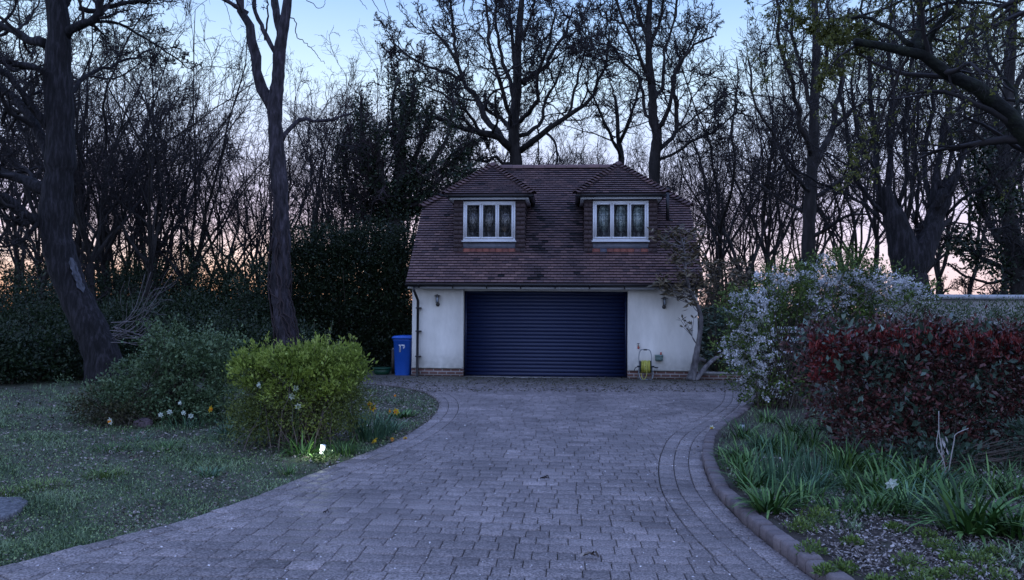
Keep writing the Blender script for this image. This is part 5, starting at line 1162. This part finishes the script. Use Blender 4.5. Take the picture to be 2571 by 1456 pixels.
# --- tree right behind the garage
d0 = 27.0; bb = np.array((P(1645, 900, d0)[0], d0, 0))
tr = [bb]+pp([(1645, 600), (1643, 420), (1650, 340), (1640, 300), (1638, 230), (1630, 160), (1628, 80), (1632, 0), (1640, -100)], d0)
lim = [(pp([(1650, 380), (1680, 350, .4), (1700, 320, .8), (1695, 250, 1), (1690, 200, 1.2), (1720, 140, 1.4), (1760, 60, 1.6)], d0), .15, .05), (pp([(1645, 330), (1672, 290, -.4), (1690, 230, -.8), (1700, 170, -1), (1740, 120, -1.2), (1790, 90, -1.4)], d0), .14, .05),
       (pp([(1640, 300), (1620, 280, .3), (1612, 220, .6), (1600, 190, .8), (1560, 150, 1), (1530, 100, 1.2), (1520, 30, 1.3)], d0), .12, .05), (pp([(1636, 220), (1610, 150, -.5), (1590, 100, -.8), (1560, 40, -1), (1540, -40, -1)], d0), .13, .05),
       (pp([(1640, 260), (1665, 200, .5), (1670, 130, .8), (1690, 60, 1), (1700, -30, 1)], d0), .12, .05), (pp([(1632, 120), (1660, 40), (1670, -60)], d0), .12, .05), (pp([(1628, 100), (1600, 30), (1590, -60)], d0), .12, .05), (pp([(1655, 400), (1700, 380, -.5), (1740, 350, -1), (1790, 330, -1.5), (1850, 280, -2)], d0), .1, .04),
       (pp([(1700, 330, .8), (1750, 290, .6), (1800, 250, .4), (1850, 230, .2)], d0), .07, .03)]
tree('ash_tree', 'tall bare tree behind the right dormer with stems crossing the sky', bb, tr, [.4, .27, .24, .22, .2, .18, .16, .13, .12, .08], lim,
     [LV(11, 11, .55, n=5, wig=.28, up=.05, rmin=.017, rr=.45), LV(8, 8, .52, n=4, wig=.3, rmin=.015), LV(5, 5, .55, wig=.32, rmin=.010), LV(3, 4, .62, wig=.32, rmin=.0075)], 104, rs=.62, ts=.85)
d0 = 33.0; bb = np.array((P(1560, 900, d0)[0], d0, 0)); tr = [bb]+pp([(1560, 600), (1560, 400), (1552, 350), (1550, 290), (1545, 240)], d0)
lim = [(pp([(1560, 400), (1530, 330, a), (1500, 270, a*2), (1470, 210, a*2)], d0), .08, .03) for a in (-1, 1)]+[(pp([(1556, 360), (1580, 300, a), (1600, 240, a*2), (1610, 190, a*2)], d0), .08, .03) for a in (-.8, 1)]+[(pp([(1552, 330), (1545, 260, .5), (1530, 200, .6)], d0), .08, .03)]
tree('slender_tree', 'slimmer bare tree between the two tall ones behind the garage', bb, tr, [.2, .15, .13, .1, .08, .05], lim, [LV(8, 6, .5, n=4, wig=.3, rmin=.013), LV(7, 4, .5, wig=.3, rmin=.009), LV(4, 3, .5, rmin=.008)], 105)
# --- pollarded tree on the right
d0 = 17.5; bb = np.array((P(2292, 930, d0)[0], d0, 0))
tr = [bb-(0, 0, .1)]+pp([(2292, 850), (2290, 740), (2282, 680), (2268, 620), (2250, 560), (2236, 520), (2220, 470)], d0)
rg = np.random.default_rng(55); lim = [(pp([(2285, 690, -.05), (2312, 640, -.1), (2335, 590, -.1), (2350, 545, 0), (2366, 500, 0), (2385, 450, .1)], d0), .48, .20)]
shoots = [((2215, 530), (2195, 420), (2190, 300), (2180, 150), (2175, -20), .12), ((2240, 520), (2235, 420), (2245, 300), (2235, 150), (2240, -30), .11), ((2250, 530), (2275, 440), (2270, 300), (2290, 150), (2285, -20), .08), ((2225, 540), (2160, 460), (2130, 380), (2110, 240), (2100, 60), .08),
          ((2210, 550), (2150, 500), (2090, 470), (2020, 440), (1960, 380), .06), ((2350, 525), (2352, 420), (2370, 330), (2400, 200), (2440, 40), .12), ((2370, 530), (2400, 440), (2440, 330), (2480, 200), (2500, 60), .09), ((2340, 540), (2325, 450), (2330, 330), (2340, 180), (2330, 0), .10),
          ((2375, 540), (2430, 490), (2500, 450), (2560, 380), (2620, 300), .06), ((2355, 530), (2385, 400), (2380, 280), (2410, 120), (2400, -40), .07), ((2230, 530), (2205, 440), (2150, 340), (2140, 200), (2150, 20), .07), ((2360, 560), (2420, 560), (2470, 580), (2520, 570), (2580, 590), .04), ((2300, 560), (2300, 480), (2305, 380), (2310, 220), (2300, 60), .06)]
for s in shoots:
    dz = rg.uniform(-.9, .9); lim.append(([P(q[0], q[1], d0+dz*k*.5) for k, q in enumerate(s[:5])], s[5], s[5]*.35))
tree('pollarded_tree', 'stout pollarded tree with ridged trunk and crowded upright shoots above the blossom shrub', bb, tr, [.58, .50, .45, .44, .42, .36, .30, .2, .12], lim,
     [LV(11, 7, .34, n=4, wig=.14, up=.14, rmin=.011), LV(8, 5, .5, wig=.2, up=.04, rmin=.007), LV(6, 4, .45, wig=.24, up=-.02, rmin=.005), LV(3, 3, .6, rmin=.0045)], 106, bark=m_oak, rs=.68, ts=.85)
# --- trunk left of it
d0 = 23.; bb = np.array((P(2028, 900, d0)[0], d0, 0)); tr = [bb]+pp([(2028, 700), (2030, 600), (2035, 480), (2042, 380), (2045, 250), (2050, 100), (2040, -60)], d0)
lim = [(pp([(2040, 430), (2080, 350, .5), (2100, 270, 1), (2120, 150, 1.5), (2125, 20, 2)], d0), .18, .07), (pp([(2040, 400), (2010, 320, -.5), (1990, 220, -1), (1960, 120, -1.5), (1950, 0, -2)], d0), .15, .06), (pp([(2035, 500), (2100, 460, .4), (2170, 400, .8), (2230, 300, 1.2)], d0), .12, .05),
       (pp([(2032, 540), (1980, 510, .4), (1900, 460, .8), (1840, 390, 1.2)], d0), .1, .04), (pp([(2030, 600), (2080, 570, -.5), (2130, 540, -1), (2180, 540, -1.4)], d0), .12, .05), (pp([(2045, 300), (2020, 200), (1990, 80), (1985, -30)], d0), .12, .05), (pp([(2046, 260), (2075, 150), (2080, 0)], d0), .12, .05), (pp([(2036, 480), (1990, 440, -1), (1950, 360, -1.5), (1900, 260, -2), (1880, 150, -2)], d0), .1, .04)]
tree('beech_tree', 'dark multi limbed tree between the garage and the pollarded tree', bb, tr, [.42, .36, .33, .3, .27, .24, .2, .15], lim,
     [LV(10, 7, .42, n=4, wig=.26, up=.06, rmin=.013), LV(8, 5, .48, wig=.28, rmin=.009), LV(6, 4, .48, wig=.3, rmin=.007), LV(2, 3, .6, rmin=.006)], 107, rs=.6, ts=.6)
# --- right edge tree
d0 = 20.; bb = np.array((P(2570, 900, d0)[0], d0, 0)); tr = [bb]+pp([(2560, 720), (2545, 620), (2530, 520), (2520, 400), (2530, 250), (2540, 80), (2550, -80)], d0)
lim = [(pp([(2550, 690), (2500, 665, -.3), (2450, 640, -.6), (2410, 600, -.8), (2370, 590, -1)], d0), .12, .04), (pp([(2548, 640), (2500, 590, .4), (2470, 520, .8), (2450, 440, 1)], d0), .14, .06), (pp([(2530, 520), (2490, 440, -.5), (2440, 380, -1), (2400, 300, -1.4)], d0), .12, .05), (pp([(2525, 450), (2570, 380, .5), (2620, 300, 1)], d0), .12, .05),
       (pp([(2522, 360), (2480, 260, .6), (2450, 150, 1), (2440, 20, 1)], d0), .12, .05), (pp([(2540, 700), (2480, 710, .3), (2420, 690, .5), (2380, 660, .7)], d0), .07, .03), (pp([(2530, 260), (2580, 150), (2600, 20)], d0), .1, .05), (pp([(2555, 700), (2600, 620, -.5), (2650, 540, -1)], d0), .15, .06)]
te, PLe, RRe, _, re_ = tree('ivy_clad_tree', 'dark ivy clad tree with low sweeping limbs at the right edge', bb, tr, [.45, .4, .36, .32, .28, .24, .2, .15], lim,
     [LV(9, 7, .42, n=4, wig=.24, up=.05, rmin=.012), LV(8, 5, .48, wig=.28, rmin=.008), LV(6, 4, .48, rmin=.006), LV(3, 3, .6, rmin=.005)], 108, rs=.7, ts=.6)
def ivy(t, PL, n, rad_, rng, ls=.09, tmin=0):
    i = rng.integers(0, len(PL), n); f = (tmin+(1-tmin)*rng.random(n))*(PL.shape[1]-1.01); j = f.astype(int); a = (f-j)[:, None]; c = PL[i, j]*(1-a)+PL[i, j+1]*a
    gate = np.sin(c[:, 2]*3.1+i*1.7)+np.sin(c[:, 2]*7.3+i)*.6+rng.normal(size=n)*.5 > -.5; c = c[gate]; m = len(c)
    g = Geo(); d = rng.normal(size=(m, 3)); d /= np.linalg.norm(d, axis=1, keepdims=True); leaves(g, c+d*(rad_*(.3+.8*rng.random(m)))[:, None], d+(0, 0, -.3), ls*(.7+.6*rng.random(m)), .8, rng); mk('ivy', g, m_ivy, t)
tp = resample(smooth_line(tr[:6], 5), 13)[None]; ivy(te, np.concatenate([tp, tp, PLe[:3]]), 7000, .4, re_)
# --- ivy-covered tree left of the garage roof
d0 = 25.0; bb = np.array((P(985, 900, d0)[0], d0, 0)); tr = [bb]+pp([(985, 700), (990, 560), (1000, 470), (1005, 380), (1010, 300), (1015, 230)], d0)
lim = [(pp([(990, 560), (950, 480, a), (920, 400, a), (908, 330, a), (905, 245, a)], d0), .12, .04) for a in (-.6, .8)]+[(pp([(992, 540), (960, 450, -1), (950, 380, -1), (955, 300, -1)], d0), .12, .04), (pp([(1000, 470), (1040, 400, .5), (1065, 330, .5), (1075, 260, .5)], d0), .12, .04), (pp([(1000, 480), (1060, 430, -1), (1110, 370, -1), (1130, 310, -1), (1140, 260, -1)], d0), .11, .04),
      (pp([(995, 520), (1070, 480, 1), (1130, 430, 1), (1165, 380, 1), (1180, 360, 1)], d0), .1, .04), (pp([(990, 560), (930, 520, 0), (880, 460, 0), (860, 400, 0), (862, 340, 0)], d0), .1, .04), (pp([(1005, 400), (1020, 310, -.6), (1035, 250, -.6), (1040, 200, -.6)], d0), .1, .04), (pp([(1003, 420), (990, 330, .5), (985, 260, .5), (1000, 195, .5)], d0), .1, .04), (pp([(995, 540), (1060, 520, 0), (1120, 500, 0), (1150, 470, 0)], d0), .08, .03), (pp([(1000, 500), (1070, 450, .6), (1140, 400, .8), (1190, 350, .8)], d0), .09, .03), (pp([(1000, 520), (1080, 500, -.6), (1150, 450, -.8), (1195, 420, -.8)], d0), .08, .03), (pp([(990, 560), (930, 550, .5), (870, 510, .6), (840, 460, .6)], d0), .08, .03), (pp([(992, 520), (940, 440, .8), (885, 370, 1), (868, 290, 1)], d0), .09, .03)]
t3, PL3, RR3, _, r3 = tree('ivy_covered_tree', 'many stemmed tree smothered in dark ivy left of the garage roof', bb, tr, [.3, .28, .25, .2, .16, .12, .08], lim,
     [LV(11, 6, .30, n=4, wig=.28, up=.07, rmin=.012), LV(8, 5, .5, wig=.3, rmin=.008), LV(5, 3, .5, rmin=.007)], 109, tw=m_twigr)
tp = resample(smooth_line(tr[1:], 5), 13)[None]; ivy(t3, np.concatenate([tp, PL3, PL3[:, ::-1]]), 30000, .34, r3, .08)
# --- near budding tree whose limb enters at top right
d0 = 6.6; bb = np.array((6.4, 7.0, BZ)); tr = [bb, (6.3, 7.0, 1.5), (6.2, 6.95, 2.6), (6.25, 6.9, 4), (6.1, 7, 5.6), (6.0, 7.1, 7.2)]
tr = [np.array(q) for q in tr]
lim = [([np.array((6.2, 6.95, 2.3))]+pp([(2640, 390), (2571, 330), (2483, 253), (2382, 172), (2300, 140), (2240, 118), (2150, 95)], d0), .12, .03), (pp([(2300, 140), (2305, 90, .1), (2318, 0, .2), (2325, -100, .3)], d0), .045, .02), (pp([(2310, 130), (2360, 60, -.1), (2412, 0, -.2), (2470, -80, -.2)], d0), .03, .015),
       (pp([(2290, 115), (2230, 70, .2), (2150, 45, .4), (2040, 60, .7)], d0), .025, .008), (pp([(2483, 250), (2440, 190, .3), (2400, 150, .5), (2340, 110, .9)], d0), .02, .006), (pp([(2560, 310), (2550, 230, .2), (2510, 180, .4), (2470, 100, .7), (2440, 30, 1)], d0), .02, .008),
       ([tr[3]]+pp([(2500, -120, 1), (2300, -180, 1.5), (2100, -160, 2), (1950, -100, 2.5)], 7), .09, .03), ([tr[3]+(0, 0, .3)]+pp([(2600, -60, 2), (2420, -120, 2.5), (2220, -90, 3), (2060, -60, 3.5), (1900, -20, 4)], 7), .08, .025), ([tr[2]]+pp([(2650, 100, 2), (2560, 40, 2.5), (2450, 0, 3), (2300, 30, 3.5)], 7), .05, .02)]
def budleaf(t, cur, rng):
    PL = cur[0]; N_ = len(PL); n = 15000; i = rng.integers(0, N_, n); j = rng.integers(1, PL.shape[1], n); c = PL[i, j]; leftish = (c[:, 0]/c[:, 1] < .50)|(rng.random(n) < .12); c = c[leftish]
    g = Geo(); m = len(c); k = 3; C = np.repeat(c, k, 0)+rng.normal(size=(m*k, 3))*.012; leaves(g, C, rng.normal(size=(m*k, 3))*.5+(0, 0, -.5), .02+.026*rng.random(m*k), .55, rng); mk('budding_leaves', g, m_bud, t)
tree('budding_tree', 'near tree with mossy limb and yellow green buds reaching in at the top right', bb, tr, [.26, .22, .2, .18, .14, .1], lim,
     [LV(10, 7, .42, n=4, wig=.16, up=-.05, rmin=.0035, ang=(.5, 1.3)), LV(8, 5, .5, wig=.2, up=-.06, rmin=.0025), LV(5, 4, .5, wig=.22, up=-.04, rmin=.002)], 110, bark=M('mossy_bark', [(.003, .003, .003), (.007, .008, .006), (.022, .028, .015)], .95, noise=6, bump=(18, .03)), leafed=budleaf)
# moss clumps on near limb are part of it; bleached brush by the leaning trunk
t = thing('brush_pile', tuple(P(290, 940, 15.9)*np.array((1, 1, 0))), 'thin bare suckers curving from the foot of the leaning trunk', 'shrub'); g = Geo()
for k in range(16):
    a = P(285+rng.normal()*5, rng.uniform(810, 860), 15.8); e_ = P(rng.uniform(360, 440), rng.uniform(680, 850), 15.6+rng.normal()*.4); m = (a+e_)/2+(0.1, 0, -.16); pl = smooth_line([a, m, e_], 6); g.tube(pl, np.linspace(.010, .004, len(pl)), 4)
PLb = np.array([resample(smooth_line([P(287, 850, 15.8), P(330, 840-20*k, 15.7), P(400+10*k, 780-30*k, 15.6)], 5), 8) for k in range(4)]); q = kids(PLb, np.full((4, 8), .006), rng, k=9, S=4, ratio=.4, ang=(.3, .9), wig=.15, up=.05, rmin=.004); tubes(g, q[0], q[1], 3)
mk('stems', g, M('pale_sucker', [(.08, .07, .07), (.2, .18, .19)], .8, noise=4), t)

# ---------------------------------------------------------------- wood behind: variants then copies
def variant(seed, kind):
    rng = np.random.default_rng(seed); t = thing('woodland_tree', (0, 0, 0), 'x', 'tree', 'x'); g = Geo(); Hh = 10.
    st = []; rs = []; ns = 1 if kind == 0 else 2                     # crooked trunks that divide low into spreading limbs
    for s in range(ns):
        a0 = rng.random()*6.3; x = np.array((.25*math.cos(a0)*(ns-1), .25*math.sin(a0)*(ns-1), 0)); d = np.array((math.cos(a0)*.12*ns, math.sin(a0)*.12*ns, 1.)); d /= np.linalg.norm(d); q = [x]
        hf = Hh*rng.uniform(.2, .36)
        for k in range(12): d = d+rng.normal(size=3)*.07+(0, 0, .03); d /= np.linalg.norm(d); x = x+d*hf/12; q.append(x)
        st.append(q); rs.append(np.linspace(.10/ns**.4, .075/ns**.4, 13)); nl = 5 if ns == 1 else 3
        for m in range(nl):
            a1 = a0+m*6.28/nl+rng.random(); tl = rng.uniform(.12, .75); d1 = np.array((math.cos(a1)*tl, math.sin(a1)*tl, 1.)); d1 /= np.linalg.norm(d1); y = x.copy(); q = [y]; ll = (Hh*.97-x[2])*rng.uniform(.75, 1.08)
            for k in range(12): d1 = d1+rng.normal(size=3)*.15+(0, 0, .06); d1 /= np.linalg.norm(d1); y = y+d1*ll/12; q.append(y)
            st.append(q); rs.append(np.linspace(.055, .013, 13)*rng.uniform(.7, 1.1))
    PL = np.array(st); RR = np.array(rs); tubes(g, PL, RR, 6); k1 = 7
    q1 = kids(PL, RR, rng, k=k1, S=6, ratio=.42, ang=(.35, 1.0), wig=.28, up=.08, tmin=.12, rmin=.010, rr=.5); tubes(g, q1[0], q1[1], 4); mk('trunk', g, m_bark, t)
    g = Geo(); q2 = kids(*q1, rng, k=7, S=5, ratio=.5, ang=(.4, 1.1), wig=.3, up=.07, tmin=.15, rmin=.008, rr=.6); tubes(g, q2[0], q2[1], 3)
    q3 = kids(*q2, rng, k=5, S=3, ratio=.62, ang=(.4, 1.1), wig=.32, up=.05, tmin=.1, rmin=.006, rr=.7); tubes(g, q3[0], q3[1], 3)
    mk('crown', g, m_twigr if seed % 2 else m_twig, t); return t
vs = [variant(200+i, i % 2) for i in range(6)]; used = [False]*6; rw = np.random.default_rng(300)
def put(px, d, top, label, group):
    i = int(rw.integers(0, 6)); z = P(px, top, d)[2]; x = P(px, 800, d)[0]; s = z/10.; rz = rw.uniform(0, 2*PI); sxy = s*rw.uniform(.75, 1.05)
    if not used[i]:
        o = vs[i]; used[i] = True; o.location = (x, d, 0); o.rotation_euler = (0, 0, rz); o.scale = (sxy, sxy, s); o['label'] = label; o['group'] = group
    else: dup(vs[i], (x, d, 0), rz, (sxy, sxy, s), label, group)
def row(x0, x1, n, d, top, jt, label, group):
    for k in range(n): put(x0+(x1-x0)*(k+.5)/n+rw.normal()*8, d+rw.uniform(-2, 2), top+rw.normal()*jt, label, group)
row(190, 980, 10, 27, 200, 22, 'slender bare tree in the front rank of the thicket left of the garage', 'bare trees of the left thicket, front rank')
row(150, 1000, 10, 36, 250, 25, 'slender bare tree farther back in the thicket left of the garage', 'bare trees of the left thicket, farther back')
row(-40, 400, 5, 24, 20, 60, 'tall bare tree behind the leaning trunk', 'tall bare trees behind the leaning trunk')
row(-100, 420, 6, 32, 120, 40, 'bare tree deep behind the leaning trunk', 'bare trees deep behind the leaning trunk')
row(860, 1240, 6, 36, 190, 20, 'bare tree behind the ivy smothered tree', 'bare trees behind the ivy smothered tree')
row(1230, 1900, 17, 44, 325, 20, 'low bare tree in the distant fringe behind the garage roof', 'distant fringe of trees behind the garage roof')
row(240, 470, 3, 26, 60, 30, 'taller bare tree rising above the thicket between the two big left trunks', 'taller bare trees above the left thicket')
row(1730, 2650, 9, 29, 30, 70, 'tall bare tree in the wood right of the garage', 'tall bare trees of the right wood')
row(1720, 2650, 9, 38, 190, 50, 'bare tree deep in the wood right of the garage', 'bare trees deep in the right wood')
for i in range(6):
    if not used[i]: put(400, 40, 280, 'x', 'x')

# ---------------------------------------------------------------- dark evergreens of the undergrowth
def ev(label, px, d, w_, h, n, seed, dep=1.2, ls=.072, group='dark evergreens along the edge of the wood', mat=None, name='evergreen_bush', nst=12):
    x = P(px, 800, d)[0]; rng = np.random.default_rng(seed); bl_ = []
    for k in range(7): bl_.append((x+rng.uniform(-.5, .5)*w_, d+rng.uniform(-.4, .4)*dep, h*rng.uniform(.25, .72), w_*.34, dep*.5, h*.27))
    bl_.append((x, d, h*.25, w_*.5, dep*.5, h*.25))
    return shrub(name, label, 'shrub', (x, d, 0), bl_, n, ls, .5, mat or m_dkleaf, seed, group, nst=nst, r0=.03, per=30, cs=.16, ragged=.15)
x0 = P(730, 800, 21.5)[0]; hd = []
for x in np.arange(x0, -2.6, .55):
    for z in (.5, 1.3, 2.1, 2.9, 3.6): hd.append((x, 21.8, z, .5, .8, .55))
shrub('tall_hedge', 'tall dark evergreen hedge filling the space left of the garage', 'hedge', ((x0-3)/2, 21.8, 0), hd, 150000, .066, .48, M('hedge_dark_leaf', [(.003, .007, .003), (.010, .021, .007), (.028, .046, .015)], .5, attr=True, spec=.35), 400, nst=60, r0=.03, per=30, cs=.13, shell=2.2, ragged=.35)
rg = np.random.default_rng(410)
specs = [(-60, 19, 3.2, 2.9), (60, 22, 3., 3.3), (200, 19, 2.6, 1.9), (330, 21, 2.6, 2.1), (300, 25, 3., 3.6), (420, 24, 2.4, 3.0), (500, 21, 2.6, 2.3), (560, 25, 2.4, 4.0), (640, 22, 2.2, 2.5), (680, 25, 2.2, 4.2), (10, 26, 3, 4.5), (150, 27, 3, 4.2), (440, 28, 2.5, 4.6), (110, 17.5, 2.2, 1.3), (20, 16.5, 2.2, 1.5), (560, 18.5, 2.2, 1.6), (640, 18, 1.8, 1.2), (380, 19, 2, 1.7), (250, 26, 2.6, 3.4), (350, 28, 3, 4.8), (500, 27, 2.4, 4.0), (620, 27, 2.6, 4.6), (700, 24, 2, 3.2)]
for i, (px, d, w_, h) in enumerate(specs):
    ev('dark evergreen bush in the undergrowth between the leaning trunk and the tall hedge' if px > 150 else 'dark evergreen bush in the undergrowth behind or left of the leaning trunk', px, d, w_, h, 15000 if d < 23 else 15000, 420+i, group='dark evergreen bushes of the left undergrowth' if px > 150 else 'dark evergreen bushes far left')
for i, px in enumerate(range(-60, 1080, 120)):
    ev('broad dark evergreen deep behind the left thicket', px, 31+(i % 3), 5.6, 2.5+.9*(i*.618 % 1), 7000, 520+i, dep=1.6, group='broad dark evergreens deep behind the left thicket')
for i, (px, d, w_, h) in enumerate([(1850, 26, 3, 3.0), (1930, 24, 2.6, 3.4), (2010, 27, 3, 4.2), (2110, 24, 2.6, 3.2), (2190, 26, 2.6, 2.6), (2420, 26, 3.4, 2.2), (2550, 24, 3, 2.6), (2640, 22, 3, 4.0), (2050, 21, 2.4, 2.6), (1790, 25, 2.4, 2.6), (1900, 28, 3, 4.2), (2130, 28, 3, 3.8), (2480, 28, 3, 2.6)]):
    ev('dark evergreen bush in the undergrowth of the right wood', px, d, w_, h, 6500, 460+i, group='dark evergreen bushes of the right undergrowth')
